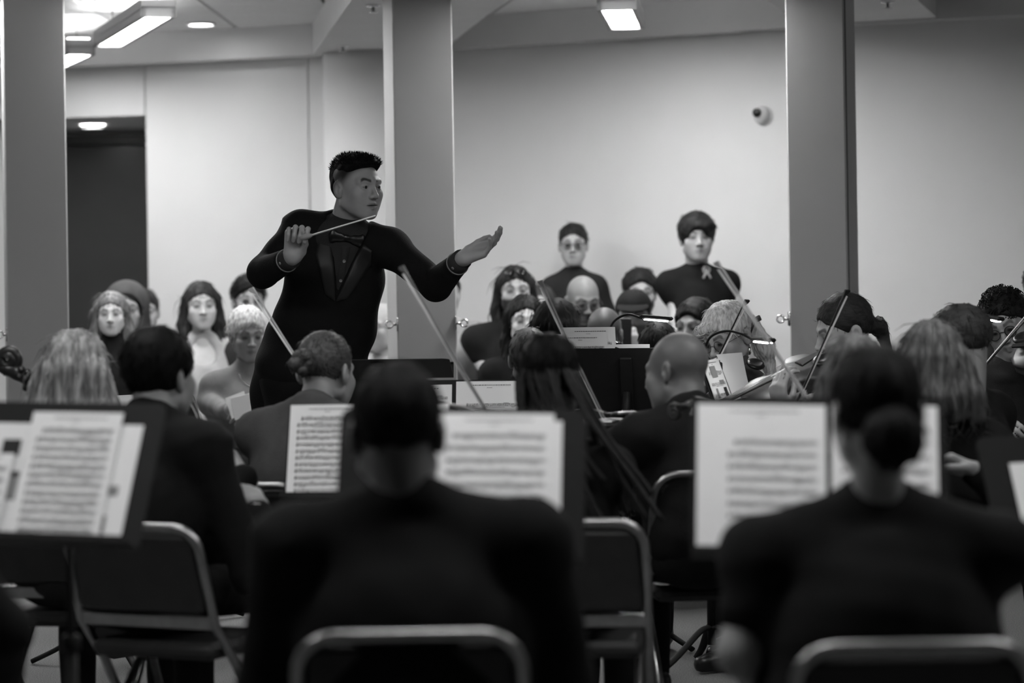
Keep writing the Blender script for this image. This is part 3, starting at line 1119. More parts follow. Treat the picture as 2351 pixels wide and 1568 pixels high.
    # ---- glasses
    if glasses:
        gs, gt, thk = glasses
        items = []
        for q in (-1, 1):
            if gs == 'round':
                loop = [(q * .031 + .0215 * math.cos(a), -.1005 + .004 * abs(math.cos(a)), -.004 + .0205 * math.sin(a)) for a in np.linspace(0, 6.283, 25)[:-1]]
            else:
                loop = [(q * .032 + .025 * np.sign(math.cos(a)) * abs(math.cos(a)) ** .6, -.1005, -.004 + .017 * np.sign(math.sin(a)) * abs(math.sin(a)) ** .6) for a in np.linspace(0, 6.283, 25)[:-1]]
            items.append(tube(np.array(loop) * s @ HR.T + E, thk, 6, True))
            items.append(tube(np.array([(q * .054, -.098, .002), (q * .074, -.08, .004), (q * .082, 0.0, .004), (q * .080, .03, -.012)]) * s @ HR.T + E, thk, 6))
        items.append(tube(np.array([(-.010, -.1015, .0), (0, -.106, .003), (.010, -.1015, .0)]) * s @ HR.T + E, thk, 6))
        go = part(root, 'glasses', join(*items), mat('spectacle_frame_%.2f' % gt, gt, .3, .5))
        ln = []
        for q in (-1, 1):
            ln.append(lathe([(.020 * s, -.0006), (.020 * s, .0006)], HR @ (np.array([q * .031, -.1, -.004]) * s) + E, HR @ np.array([0, -1., 0]), 20))
        gm = MATS.get('spectacle_lens')
        if gm is None:
            gm = mat('spectacle_lens', .9, .03, .5)
            gm.node_tree.nodes['Principled BSDF'].inputs['Transmission Weight'].default_value = 1.0
            gm.node_tree.nodes['Principled BSDF'].inputs['IOR'].default_value = 1.08
        for l in ln: part(root, 'lens', l, gm, go, smooth=False)
    if cuff is not None:
        for sd, S, El, Wp, d, n, t in arms:
            u = nrm(Wp - El)
            a, b = Wp - u * .085 * s, Wp - u * .004 * s
            if t.get('nocuff'): continue
            part(root, 'cuff', tube([a, a + (b - a) * .5, b, b - u * .004], [.040 * s, .038 * s, .037 * s, .031 * s], 20), cloth(cuff))
    return dict(root=root, neck=neck, hips=hips, lat=lat, fw=fw, spn=spn, TB=TB, SL=SL, SR=SR, arms=arms, E=E, HR=HR, LAT=LAT, FW=FW, top=topo, body=body, s=s, hair=ho, ch=ch)


def project(obj, root, pts, d, off=.004):
    """points dropped onto a garment along direction d (towards the surface), lifted off by off"""
    bm = BVHTree.FromPolygons([tuple(v.co) for v in obj.data.vertices], [tuple(p.vertices) for p in obj.data.polygons])
    b = np.array(root.location)
    out = []
    for p in pts:
        o = Vector(tuple(p - b - d * .5))
        hit = bm.ray_cast(o, Vector(tuple(d)))
        q = np.array(hit[0]) + b if hit[0] is not None else np.asarray(p)
        out.append(q - d * off)
    return np.array(out)


def patch(obj, root, poly_rows, d, off, th=.0025):
    """grid patch (rows of world points) draped on a garment"""
    nr, nc = len(poly_rows), len(poly_rows[0])
    pts = np.array(poly_rows).reshape(-1, 3)
    q = project(obj, root, pts, d, off)
    V = np.concatenate([q, q + d * (off + th)])
    n = nr * nc
    F = []
    for i in range(nr - 1):
        for j in range(nc - 1):
            a = i * nc + j
            F.append((a, a + 1, a + nc + 1, a + nc))
            F.append((n + a + nc, n + a + nc + 1, n + a + 1, n + a))
    ed = [(0, j) for j in range(nc)] + [(i, nc - 1) for i in range(1, nr)] + [(nr - 1, j) for j in range(nc - 2, -1, -1)] + [(i, 0) for i in range(nr - 2, 0, -1)]
    ids = [i * nc + j for i, j in ed]
    for a, b in zip(ids, ids[1:] + ids[:1]):
        F.append((a, n + a, n + b, b))
    return V, F


def quadrows(c00, c01, c10, c11, nr=8, nc=6):
    c00, c01, c10, c11 = (np.asarray(c, float) for c in (c00, c01, c10, c11))
    return [[(c00 * (1 - v) + c01 * v) * (1 - u) + (c10 * (1 - v) + c11 * v) * u for v in np.linspace(0, 1, nc)] for u in np.linspace(0, 1, nr)]

# ================================================================== THE CONDUCTOR
cD = 8.88
cj = dict(neck=P(792, 522, 8.93), hips=P(716, 880, 9.0), SR=P(690, 530, 8.93), SL=P(898, 570, 8.86))
baton_a, baton_b = P(712, 541, 8.43), P(862, 495, 8.25)


def tails(j):
    """tailcoat: waist-length front, long tails behind"""
    p = []
    w0 = j['hips'] + j['spn'] * .12
    for q, x0, x1 in ((1, .08, .07), (-1, -.10, -.14)):
        a = w0 - j['fw'] * .08 + j['lat'] * x0
        a = P(700 if q > 0 else 664, 770, 9.03)
        b = P(690 if q > 0 else 636, 900, 9.06)
        c = P(660 if q > 0 else 618, 1090, 9.10)
        p += [cap(a, b, .085, .090, .06), cap(b, c, .090, .080, .05)]
    ex = j['hips'] + j['spn'] * .20
    # lapel opening: V cut down the chest showing the shirt
    nk, lat, fw, spn = j['neck'], j['lat'], j['fw'], j['spn']
    bot = nk - spn * .36 + fw * .1
    cen = nk - spn * .0

    def wedge(x, y, z):
        X = (x - cen[0]) * lat[0] + (y - cen[1]) * lat[1] + (z - cen[2]) * lat[2]
        Y = (x - cen[0]) * fw[0] + (y - cen[1]) * fw[1] + (z - cen[2]) * fw[2]
        Z = (x - cen[0]) * spn[0] + (y - cen[1]) * spn[1] + (z - cen[2]) * spn[2]
        half = .066 * (Z + .215) / .215
        return np.maximum(np.maximum(np.abs(X) - half, .01 - Y), -.30 - Z)
    p.append(('f', wedge, .006, '-'))
    return p


con = person('conductor in a black tailcoat and bow tie leading with a baton, left arm stretched out', P(820, 428, 8.85), 12, 43, 3, 0, pose='stand', skin=.31,
             hair=('conductor', .006, (90, 90, 60)), top=.0075, collar='suit', jo=cj, legs=.008, h=.008, hh=.0024, fine=True, fade=(-.022, .030, .05), brow=.12,
             rh=dict(e=P(604, 626, 8.78), w=P(671, 592, 8.57), d=(.22, -.16, .97), n=(.12, -1, -.05), fc=[(62, 88, 40), (68, 92, 42), (64, 92, 45), (60, 85, 40)], thumb=.75, sl=.70, h=.0032, hs=1.06),
             lh=dict(e=P(1000, 655, 8.73), w=P(1062, 594, 8.50), d=(.87, -.22, .34), n=(-.30, -.58, .75), fc=[(14, 22, 14), (18, 24, 14), (22, 26, 16), (26, 30, 18)], tdir=(.9, .35, .1, 1, -.1, .2), spread=-.06, sl=.70, h=.0032, hs=1.0),
             extra_top=tails, wr=.003, shoe=.02, cuff=.030, wide=1.13, fat=1.16, slr=1.06, pads=1.0)
cr_ = con['root']
nk, lat, fw, spn, TB = con['neck'], con['lat'], con['fw'], con['spn'], con['TB']
# shirt front under the jacket
V, Q = surf([ell(con['ch'], (.150, .138, .15), TB, .04), cap(nk - spn * .03 + fw * .008, nk + spn * .022 + fw * .022, .069, .0605, .02), cap(nk + spn * .005, con['SL'] + spn * .005, .047, .044, .03), cap(nk + spn * .005, con['SR'] + spn * .005, .047, .044, .03), cap(nk - spn * .04 + fw * .03 - lat * .05, nk - spn * .04 + fw * .03 + lat * .05, .065, .065, .03), ell(nk - spn * .085 + fw * .045, (.115, .078, .095), TB, .03)], .009)
shirt = part(cr_, 'shirt', (V, Q), cloth(.028))
# collar wings
for q in (-1, 1):
    a = nk + fw * .075 + spn * .022 + lat * q * .012
    rows = quadrows(nk + spn * .03 + fw * .06 + lat * q * .03, nk + spn * .042 + fw * .005 + lat * q * .066, nk - spn * .012 + fw * .085 + lat * q * .045, nk - spn * .002 + fw * .02 + lat * q * .074, 4, 5)
    pts = np.array(rows).reshape(-1, 3)
    V = np.concatenate([pts, pts + fw * .004])
    F = [(i * 5 + j, i * 5 + j + 1, i * 5 + j + 6, i * 5 + j + 5) for i in range(3) for j in range(4)]
    part(cr_, 'collar', (V, F + [tuple(20 + i for i in f[::-1]) for f in F]), cloth(.028))
# bow tie
bt = project(shirt, cr_, [nk - spn * .022], -fw, .008)[0]
tie_p = [ell(bt, (.014, .012, .014), TB, .004)]
for q in (-1, 1):
    tie_p += [ell(bt + lat * q * .034 - spn * .002, (.030, .010, .019), TB, .006), ell(bt + lat * q * .054 - spn * .002, (.014, .009, .027), TB, .010)]
part(cr_, 'bow_tie', surf(tie_p, .0035), mat('satin_black', .006, .3, .5))
# lapels
dv = -fw
for q in (-1, 1):
    a0, a1 = nk - spn * .030 + lat * q * .062, nk - spn * .045 + lat * q * .092
    m0, m1 = nk - spn * .11 + lat * q * .036, nk - spn * .10 + lat * q * .104
    b0, b1 = nk - spn * .255 + lat * q * .000, nk - spn * .235 + lat * q * .040
    r1 = quadrows(a0, a1, m0, m1, 5, 6)
    r2 = quadrows(m0, m1, b0, b1, 9, 6)
    part(cr_, 'lapel', patch(con['top'], cr_, r1 + r2[1:], dv, .004), mat('satin_lapel', .011, .5, .35))
# shirt buttons, placket
for k, dz in enumerate((.105, .175)):
    c = project(shirt, cr_, [nk - spn * dz + lat * .004], dv, .002)[0]
    bo = part(cr_, 'button', lathe([(.006, 0), (.006, .002), (.004, .0022), (.0038, .001)], c, fw, 14), mat('button', .25, .25, .5))
part(cr_, 'placket', patch(shirt, cr_, quadrows(nk - spn * .05 - lat * .012, nk - spn * .05 + lat * .018, nk - spn * .24 - lat * .010, nk - spn * .24 + lat * .014, 8, 3), dv, .0015), cloth(.033))
for sd, S, El, Wp, d, n, t in con['arms']:
    u = nrm(Wp - El)
    c = Wp - u * .03 + nrm(np.cross(u, (0, 0, 1)) * -sd + np.array([0, -.6, 0])) * .036
    c = Wp - u * .03 + nrm(np.array([0, -1., 0]) - u * np.dot(np.array([0, -1., 0]), u)) * .0365
    part(cr_, 'cuff_button', lathe([(.0055, 0), (.0055, .003)], c, nrm(np.array([0, -1., 0]) - u * -u[1]), 12), mat('button', .25, .25, .5))
    ce = El + (Wp - El) * .80
    v1 = nrm(np.cross(u, (0, -1, .2))); v2 = np.cross(u, v1)
    part(cr_, 'sleeve_lining', tube([ce + u * .004 + .0405 * (math.cos(a) * v1 + math.sin(a) * v2) for a in np.linspace(0, 6.283, 29)[:-1]], .0022, 6, True), mat('satin_edge', .25, .25, .6))
# eyes
for q in (-1, 1):
    c = con['HR'] @ np.array([q * .031, -.0755, -.0005]) + con['E']
    V, Q = surf([ell(c, (.0119, .0119, .0119), k=.001)], .0026)
    eo = part(cr_, 'eye', (V, Q), mat('eye_white', .22, .15, .5))
    g = nrm(con['HR'] @ np.array([.14, -1, .0]))
    part(cr_, 'iris', lathe([(.0062, .0), (.0056, .0014), (.002, .0018)], c + g * .0112, g, 16), mat('iris_dark', .012, .1, .6), eo)
# spiky short hair standing on the crown
strands(cr_, con['hair'], con['E'], con['HR'], 3500, .011, .0012, spike=True, seed=5)

# baton
t = thing('baton', 'thin white conducting baton in the conductor\'s raised right hand', 'baton', baton_a)
u = nrm(baton_b - baton_a)
part(t, 'shaft', tube([baton_a, baton_b], [.0034, .0022], 8), mat('baton_white', .85, .4, .3))
part(t, 'grip', lathe([(.003, -.045), (.009, -.04), (.0115, -.02), (.008, .0), (.004, .012)], baton_a, u, 14), mat('cork', .3, .7, .2))

# ================================================================== INSTRUMENTS, STANDS, CHAIRS
M_VARN = mat('violin_varnish', .05, .38, .35, var=.25, vscale=6, stretch=(1, 1, 6))
M_VARND = mat('dark_varnish', .018, .3, .4, var=.25, vscale=6)
M_EBONY = mat('ebony', .010, .3, .45)
M_STICK = mat('bow_stick', .10, .3, .45)
M_STICKD = mat('bow_stick_dark', .018, .3, .45)
M_HORSE = mat('bow_hair', .62, .5, .3)
M_STRING = mat('string_steel', .5, .3, .5, metal=1)
M_PAPER = mat('paper', .80, .8, .1, var=.02, vscale=6)
M_INK = mat('printing_ink', .035, .8, .1)
M_INKG = mat('printing_grey', .25, .8, .1)


def bow(label, tip, frog, mstick=None, hair_side=(0, 0, -1), group='violin bows'):
    """bow of true length from tip towards frog"""
    tip, frog = np.asarray(tip, float), np.asarray(frog, float)
    u = nrm(frog - tip)
    L = .74
    end = tip + u * L
    hs = np.asarray(hair_side, float)
    hs = nrm(hs - u * np.dot(hs, u))
    t = thing('violin_bow', label, 'bow', end, group)
    ms = mstick or M_STICK
    pts = [tip + u * L * k + hs * (.009 * math.sin(math.pi * k)) for k in np.linspace(0.0, 1, 14)]
    part(t, 'stick', tube(pts, [.0028 + .0018 * k for k in np.linspace(0, 1, 14)], 8), ms)
    s = np.cross(u, hs)
    part(t, 'tip_head', extrude([(-.003, -.003), (.026, .0), (.016, .007), (.004, .014), (-.005, .016), (-.008, .013)], tip - s * .004, u, hs, .008), ms, smooth=False)
    part(t, 'hair_ribbon', cbox((tip + end) / 2 + hs * .014 - u * .01, (.0095, .0014, L - .05), np.stack([s, hs, u], 1)), M_HORSE, smooth=False)
    part(t, 'frog', extrude([(-.055, .002), (-.01, .002), (-.01, .018), (-.05, .020), (-.055, .014)], end - s * .006, u, hs, .012), M_EBONY, smooth=False)
    part(t, 'screw', lathe([(.004, 0), (.004, .018)], end, u, 10), M_STRING)
    return end, u


def fiddle(label, tail, d, n, k=1.0, varn=None, group='violins', name='violin'):
    """violin: tail end, direction to the scroll, normal of the top"""
    d = nrm(d); n = np.asarray(n, float); n = nrm(n - d * np.dot(n, d))
    x = np.cross(d, n)
    tail = np.asarray(tail, float)
    R = np.stack([x, d, n], 1)
    W_ = lambda pts: np.asarray(pts, float) * k @ R.T + tail
    t = thing(name, label, name, tail, group)
    vm = varn or M_VARN
    half = [(0, 0), (.045, .003), (.080, .022), (.101, .060), (.102, .085), (.090, .115), (.072, .132), (.066, .138), (.056, .160), (.055, .185), (.062, .205), (.070, .214), (.081, .240), (.083, .270), (.072, .305), (.045, .338), (.018, .352)]
    ol = half + [(-a, b) for a, b in half[::-1][:-1]]
    ol = np.array(ol)
    cen = np.array([0, .17])
    nn = len(ol)
    rings, zz = [], ((.94, -.010), (1.0, -.006), (.985, -.002), (.985, .024), (1.0, .028), (.93, .034), (.55, .040), (.15, .043))
    for sc_, z in zz:
        q = cen + (ol - cen) * sc_
        rings.append(np.column_stack([q, np.full(nn, z)]))
    V = W_(np.concatenate(rings))
    F = [(i * nn + j, i * nn + (j + 1) % nn, (i + 1) * nn + (j + 1) % nn, (i + 1) * nn + j) for i in range(len(zz) - 1) for j in range(nn)]
    F += [tuple(range(nn - 1, -1, -1)), tuple((len(zz) - 1) * nn + j for j in range(nn))]
    bo = part(t, 'sound_box', (V, F), vm)
    part(t, 'neck', tube(W_([(0, .345, .020), (0, .36, .030), (0, .48, .044), (0, .50, .043)]), np.array([.018, .012, .010, .010]) * k, 10), vm)
    part(t, 'fingerboard', (W_(cbox((0, .36, .062), (.030, .27, .008), Rx(2.5), .002)[0]), cbox((0, 0, 0), (1, 1, 1), ch=.1)[1]), M_EBONY, smooth=False)
    part(t, 'pegbox', tube(W_([(0, .495, .046), (0, .53, .040), (0, .565, .030)]), np.array([.013, .011, .009]) * k, 8), vm)
    sp = []
    for a in np.linspace(0, 3.6 * math.pi, 40):
        r = .021 * (1 - a / (3.6 * math.pi) * .72)
        sp.append((0, .580 + r * math.sin(a - .6), .030 - .012 + r * math.cos(a - .6) * 1.0))
    part(t, 'scroll', tube(W_(sp), np.linspace(.0085, .0115, 40) * k, 8), vm)
    for i, (sx, yy) in enumerate(((1, .515), (-1, .525), (1, .54), (-1, .55))):
        part(t, 'peg', tube(W_([(-sx * .012, yy, .042), (sx * .035, yy, .042), (sx * .045, yy, .042)]), np.array([.003, .004, .007]) * k, 8), M_EBONY)
    part(t, 'bridge', (W_(cbox((0, .165, .058), (.040, .004, .034), ch=.002)[0]), cbox((0, 0, 0), (1, 1, 1), ch=.1)[1]), mat('maple', .35, .5, .3), smooth=False)
    part(t, 'tailpiece', extrude([(-.008, .005), (.008, .005), (.020, .11), (-.020, .11)], W_([(0, 0, .052)])[0], R[:, 0] * k, R[:, 1] * k, .006), M_EBONY, smooth=False)
    V, Q = surf([ell((-.045, .035, .055), (.035, .045, .012), k=.004), ell((-.045, .035, .068), (.024, .034, .010), k=.004, op='-')], .006)
    part(t, 'chin_rest', (W_(V), Q), M_EBONY)
    for i in range(4):
        xx = -.012 + .008 * i
        part(t, 'string', tube(W_([(xx, .105, .058), (xx, .165, .077), (xx * .6, .495, .066), (xx * .4, .53, .052)]), .0006 * k, 4), M_STRING)
    for sx in (-1, 1):
        part(t, 'sound_hole', tube(W_([(sx * .030, .130, .0375), (sx * .036, .150, .0378), (sx * .030, .170, .0392), (sx * .024, .19, .0402), (sx * .028, .205, .0395)]), np.array([.004, .002, .002, .002, .0035]) * k, 6), M_EBONY, bo)
    return t, W_


def notes(w, h, n, seed, title=True, left=.1, top=.12, grey=False):
    """printed staves with notes as flat ink shapes on a page w x h (x, y from the lower left corner)"""
    r = random.Random(seed)
    V, F = [], []

    def quad(x0, y0, x1, y1, th):
        d = np.array([x1 - x0, y1 - y0]); l = np.linalg.norm(d)
        nx, ny = -d[1] / l * th / 2, d[0] / l * th / 2
        i = len(V)
        V.extend([(x0 + nx, y0 + ny), (x0 - nx, y0 - ny), (x1 - nx, y1 - ny), (x1 + nx, y1 + ny)])
        F.append((i, i + 1, i + 2, i + 3))

    def blob(x, y, a, b):
        i = len(V)
        V.extend([(x + a * math.cos(q) + .3 * b * math.sin(q), y + b * math.sin(q) + .25 * a * math.cos(q)) for q in np.linspace(0, 6.283, 9)[:-1]])
        F.append(tuple(range(i, i + 8)))

    x0, x1 = w * left, w * .93
    yt = h * (1 - top)
    gap = (yt - h * .05) / n
    ls = min(gap * .135, .0022)
    if title:
        x = w * .25
        while x < w * .8:
            l = r.uniform(.003, .008); quad(x, h * .955, x + l, h * .955, .0022); x += l + .002
        for q in range(4): quad(w * (.46 + .02 * q), h * .925, w * (.475 + .02 * q), h * .925, .0016)
    for s in range(n):
        yb = yt - s * gap - gap * .6
        xa = x0 if s else x0 + w * .05
        for l in range(5): quad(xa, yb + l * ls, x1, yb + l * ls, .00055)
        quad(xa + .002, yb - ls, xa + .004, yb + 5 * ls, .0012); blob(xa + .0035, yb + 1.2 * ls, .0022, ls * 1.3)
        x = xa + .014
        nb = 0
        while x < x1 - .004:
            k = r.randint(1, 4)
            ys = [yb + ls * r.uniform(.3, 3.7) for _ in range(k)]
            stp = r.uniform(.0048, .0072)
            up = np.mean(ys) < yb + 2 * ls
            ye = (max(ys) + 1.9 * ls) if up else (min(ys) - 1.9 * ls)
            for q, y in enumerate(ys):
                xx = x + q * stp
                if xx > x1 - .003: break
                blob(xx, y, ls * .62, ls * .48)
                quad(xx + (ls * .55 if up else -ls * .55), y, xx + (ls * .55 if up else -ls * .55), ye, .0004)
            if k > 1 and x + (k - 1) * stp < x1 - .003: quad(x, ye, x + (k - 1) * stp, ye, ls * .55)
            x += k * stp + .003
            nb += 1
            if nb % 2 == 0: quad(x - .002, yb, x - .002, yb + 4 * ls, .0004)
        if r.random() < .5: quad(x0 + w * r.uniform(.2, .6), yb - 1.6 * ls, x0 + w * r.uniform(.62, .75), yb - 1.6 * ls, .0009)
    return np.array(V), F


def frame_axes(yaw, tilt, roll=0):
    B = Rz(yaw)
    X = B @ np.array([1., 0, 0]); FWD = B @ np.array([0, -1., 0]); UP = np.array([0, 0, 1.])
    tt = math.radians(tilt)
    N = FWD * math.cos(tt) + UP * math.sin(tt)
    U = UP * math.cos(tt) - FWD * math.sin(tt)
    a = math.radians(roll)
    return X * math.cos(a) + U * math.sin(a), U * math.cos(a) - X * math.sin(a), N


def stand(label, c, yaw, tilt, roll=0, w=.50, h=.33, group='black music stands', solid=True):
    """music stand; c = centre of the desk face; yaw 0 = pages face the camera"""
    c = np.asarray(c, float)
    X, U, N = frame_axes(yaw, tilt, roll)
    FWD = Rz(yaw) @ np.array([0, -1., 0])
    foot = c - FWD * .08
    t = thing('music_stand', label, 'music stand', (foot[0], foot[1], 0), group)
    rr = .025
    ol = [(-w / 2, -h / 2), (w / 2, -h / 2), (w / 2, h / 2 - rr)] + [(w / 2 - rr + rr * math.cos(a), h / 2 - rr + rr * math.sin(a)) for a in np.linspace(.2, 1.57, 5)] + \
         [(-w / 2 + rr - rr * math.sin(a), h / 2 - rr + rr * math.cos(a)) for a in np.linspace(0, 1.37, 5)] + [(-w / 2, h / 2 - rr)]
    part(t, 'desk', extrude(ol, c - N * .003, X, U, .003), M_BLACK, smooth=False)
    R = np.stack([X, U, N], 1)
    part(t, 'ledge', join(cbox(c - U * (h / 2 + .001) + N * .024, (w, .003, .052), R), cbox(c - U * (h / 2 - .006) + N * .05, (w, .014, .003), R)), M_BLACK, smooth=False)
    part(t, 'back_rib', cbox(c - N * .012, (.045, h * .8, .016), R, .003), M_BLACK, smooth=False)
    q = c - N * .03
    neck = np.array([foot[0], foot[1], c[2] - .12])
    part(t, 'tilt_joint', tube([q, (q + neck) / 2, neck], [.014, .016, .014], 10), M_BLACK)
    part(t, 'upper_tube', tube([neck + (0, 0, .02), (foot[0], foot[1], .45)], .0095, 10), M_BLACK)
    part(t, 'lower_tube', tube([(foot[0], foot[1], .62), (foot[0], foot[1], .10)], .0145, 12), M_BLACK)
    part(t, 'collar', lathe([(.022, 0), (.022, .03), (.016, .035)], (foot[0], foot[1], .60), seg=14), M_BLACK)
    for k in range(3):
        a = math.radians(yaw + 30 + 120 * k)
        dv = np.array([math.cos(a), math.sin(a), 0])
        f0 = np.array([foot[0], foot[1], 0])
        part(t, 'leg', tube(bez([f0 + (0, 0, .16), f0 + dv * .05 + (0, 0, .15), f0 + dv * .17 + (0, 0, .065), f0 + dv * .28 + (0, 0, .011)], 5), .011, 8, flat=(1.3, .8)), M_BLACK)
    return dict(root=t, c=c, X=X, U=U, N=N, w=w, h=h)


def page(st, label, x, w, h, nst, seed, roll=0, lift=.004, z0=None, title=True, group='sheet music', m=None, left=.1, top=.12, curl=.0, picture=False, both=False):
    """sheet standing on the ledge of a stand; x = centre offset along the desk"""
    X, U, N = st['X'], st['U'], st['N']
    a = math.radians(roll)
    X2, U2 = X * math.cos(a) + U * math.sin(a), U * math.cos(a) - X * math.sin(a)
    zb = -st['h'] / 2 + .003 if z0 is None else z0
    o = st['c'] + X * x + U * zb + N * lift - X2 * w / 2
    t = thing('sheet_music', label, 'sheet music', o + X2 * w / 2, group)
    nx, ny = 8, 6
    g = [[(w * i / nx, h * j / ny) for i in range(nx + 1)] for j in range(ny + 1)]
    f = lambda p: o + X2 * p[0] + U2 * p[1] + N * (curl * ((p[1] / h) ** 2) * (p[0] / w - .3) + .0006 * math.sin(p[0] / w * 5))
    pts = np.array([f(p) for row in g for p in row])
    V = np.concatenate([pts + N * .0012, pts])
    n = len(pts)
    F = []
    for j in range(ny):
        for i in range(nx):
            q = j * (nx + 1) + i
            F += [(q, q + 1, q + nx + 2, q + nx + 1), (n + q + nx + 1, n + q + nx + 2, n + q + 1, n + q)]
    part(t, 'paper', (V, F), m or M_PAPER)
    if nst:
        nv, nf = notes(w, h, nst, seed, title, left, top)
        part(t, 'printed_notes', (np.array([f(p) + N * .0021 for p in nv]), nf), M_INK, smooth=False)
    if nst and both:
        part(t, 'printed_notes_back', (np.array([f((w - p[0], p[1])) - N * .0009 for p in nv]), nf), M_INK, smooth=False)
    if picture:
        r = random.Random(seed)
        for k in range(7):
            bx, by, bw, bh = r.uniform(.05, .7) * w, r.uniform(.05, .8) * h, r.uniform(.1, .35) * w, r.uniform(.06, .2) * h
            bx2, by2 = min(bx + bw, w * .98), min(by + bh, h * .98)
            part(t, 'printed_picture', (np.array([f(p) + N * (.0020 + .0002 * k) for p in ((bx, by), (bx2, by), (bx2, by2), (bx, by2))]), [(0, 1, 2, 3)]), (M_INK, M_INKG)[k % 2], smooth=False)
    return t


def chair(label, x, y, yaw, zt=.79, wd=.42, group='folding chairs of the players'):
    """steel folding chair with dark padded back; yaw = the way the sitter faces"""
    B = Rz(yaw)
    o = np.array([x, y, 0.0])
    L = lambda p: B @ np.array(p, float) + o
    t = thing('folding_chair', label, 'chair', o, group)
    hw = wd / 2
    rc = .07
    pts = [(-hw, -.20, .012), (-hw, .06, .40), (-hw, .17, .52), (-hw * .98, .235, zt - rc)]
    arc = [(-hw * .98 + rc - rc * math.cos(a), .235 + .016 * math.sin(a), zt - rc + rc * math.sin(a)) for a in np.linspace(0.3, 1.57, 5)]
    half = pts + arc
    full = half + [(-p[0], p[1], p[2]) for p in half[::-1]]
    part(t, 'back_frame', tube([L(p) for p in full], .0125, 10), M_STEEL)
    rear = [(-hw + .03, -.13, .43), (-hw + .03, .10, .22), (-hw + .03, .26, .012)]
    part(t, 'rear_leg', tube([L(p) for p in rear], .011, 8), M_STEEL)
    part(t, 'rear_leg', tube([L((-p[0], p[1], p[2])) for p in rear], .011, 8), M_STEEL)
    part(t, 'foot_bar', tube([L((-hw + .03, .22, .06)), L((hw - .03, .22, .06))], .008, 8), M_STEEL)
    part(t, 'cross_bar', cbox(L((0, .175, .525)), (wd - .01, .010, .036), B @ Rx(-12), .003), M_STEEL, smooth=False)
    bp = cbox((0, 0, 0), (wd - .03, .030, zt - .565), B @ Rx(-11), .012)
    part(t, 'backrest', (bp[0] + L((0, .214, (zt + .535) / 2)), bp[1]), M_VINYL, smooth=False)
    sp = cbox((0, 0, 0), (wd - .035, .40, .045), B @ Rx(3), .016)
    part(t, 'seat', (sp[0] + L((0, -.04, .435)), sp[1]), M_VINYL, smooth=False)
    return t


def lamp(label, base, mid, head_a, head_b, group='clip-on reading lights'):
    """clip-on reading light: clip at base, gooseneck through mid, head from head_a to head_b"""
    base, head_a, head_b = (np.asarray(q, float) for q in (base, head_a, head_b))
    t = thing('stand_light', label, 'reading light', base, group)
    part(t, 'clip', join(cbox(base + (0, .012, -.004), (.045, .016, .05), ch=.004), cbox(base + (.012, -.014, .006), (.03, .014, .03), ch=.004)), M_BLACK, smooth=False)
    part(t, 'clip_spring', tube([base + (-.02, .0, .02), base + (.02, .0, .022)], .005, 8), M_CHROME)
    part(t, 'gooseneck', tube(bez([base + (0, 0, .01)] + [np.asarray(q, float) for q in mid] + [head_a], 8), .0045, 8), M_BLACK)
    d = nrm(head_b - head_a)
    L = np.linalg.norm(head_b - head_a)
    s = nrm(np.cross(d, (0, 0, 1)))
    R = np.stack([d, s, np.cross(d, s)], 1)
    up = np.array([0, 0, 1.]) - d * d[2]
    hd = part(t, 'lamp_head', cbox((head_a + head_b) / 2 + up * .007, (L + .02, .034, .013), R, .005), M_BLACK, smooth=False)
    part(t, 'light_strip', cbox((head_a + head_b) / 2 - up * .003, (L * .85, .022, .004), R, .001), M_GLOW4, hd, smooth=False)
    return t

# ================================================================== THE PLAYERS
UPV = np.array([0, 0, 1.])


def fiddler(label, eye, yaw, bowtip, bowmid, vd, vlabel, blabel, vn=(0, 0, 1), mst=None, tailoff=(.085, .065, .0), vk=1.0, chairlab=None, varn=None, **kw):
    """seated player with violin on the left shoulder and bow in the right hand; vd = (forward, left, up) of the neck"""
    E = np.asarray(eye, float)
    B = Rz(yaw)
    LAT, FW = B @ np.array([1., 0, 0]), B @ np.array([0, -1., 0])
    s = kw.get('sc', 1.0)
    nk = E - UPV * .178 * s
    tail = nk + LAT * tailoff[0] + FW * tailoff[1] + UPV * tailoff[2]
    d = nrm(FW * vd[0] + LAT * vd[1] + UPV * vd[2])
    n = UPV * vn[2] - LAT * vn[0] + FW * vn[1]
    n = nrm(n - d * np.dot(n, d))
    x = np.cross(d, n)
    lw = tail + d * .43 * vk - n * .055 + x * .045
    u = nrm(np.asarray(bowmid) - np.asarray(bowtip))
    end = np.asarray(bowtip) + u * .74
    rw = end - u * .02 + UPV * .045 - FW * .05
    kw.setdefault('lh', dict(w=lw, d=d * .35 + n * .9, n=-x, curl=.62, thumb=.6, pole=-UPV + LAT * .25))
    kw.setdefault('rh', dict(w=rw, d=nrm(FW * .75 - UPV * .55 + LAT * .2), n=-UPV * .7 - FW * .3, curl=.45, thumb=.7, pole=-LAT * .8 - UPV * .5))
    p = person(label, eye, yaw, **kw)
    fiddle(vlabel, tail, d, n, vk, varn)
    bow(blabel, bowtip, bowmid, mst, hair_side=-n)
    if chairlab:
        o = p['hips'] + p['FW'] * .03
        chair(chairlab, o[0], o[1], yaw)
    return p


PG = 'players of the orchestra'
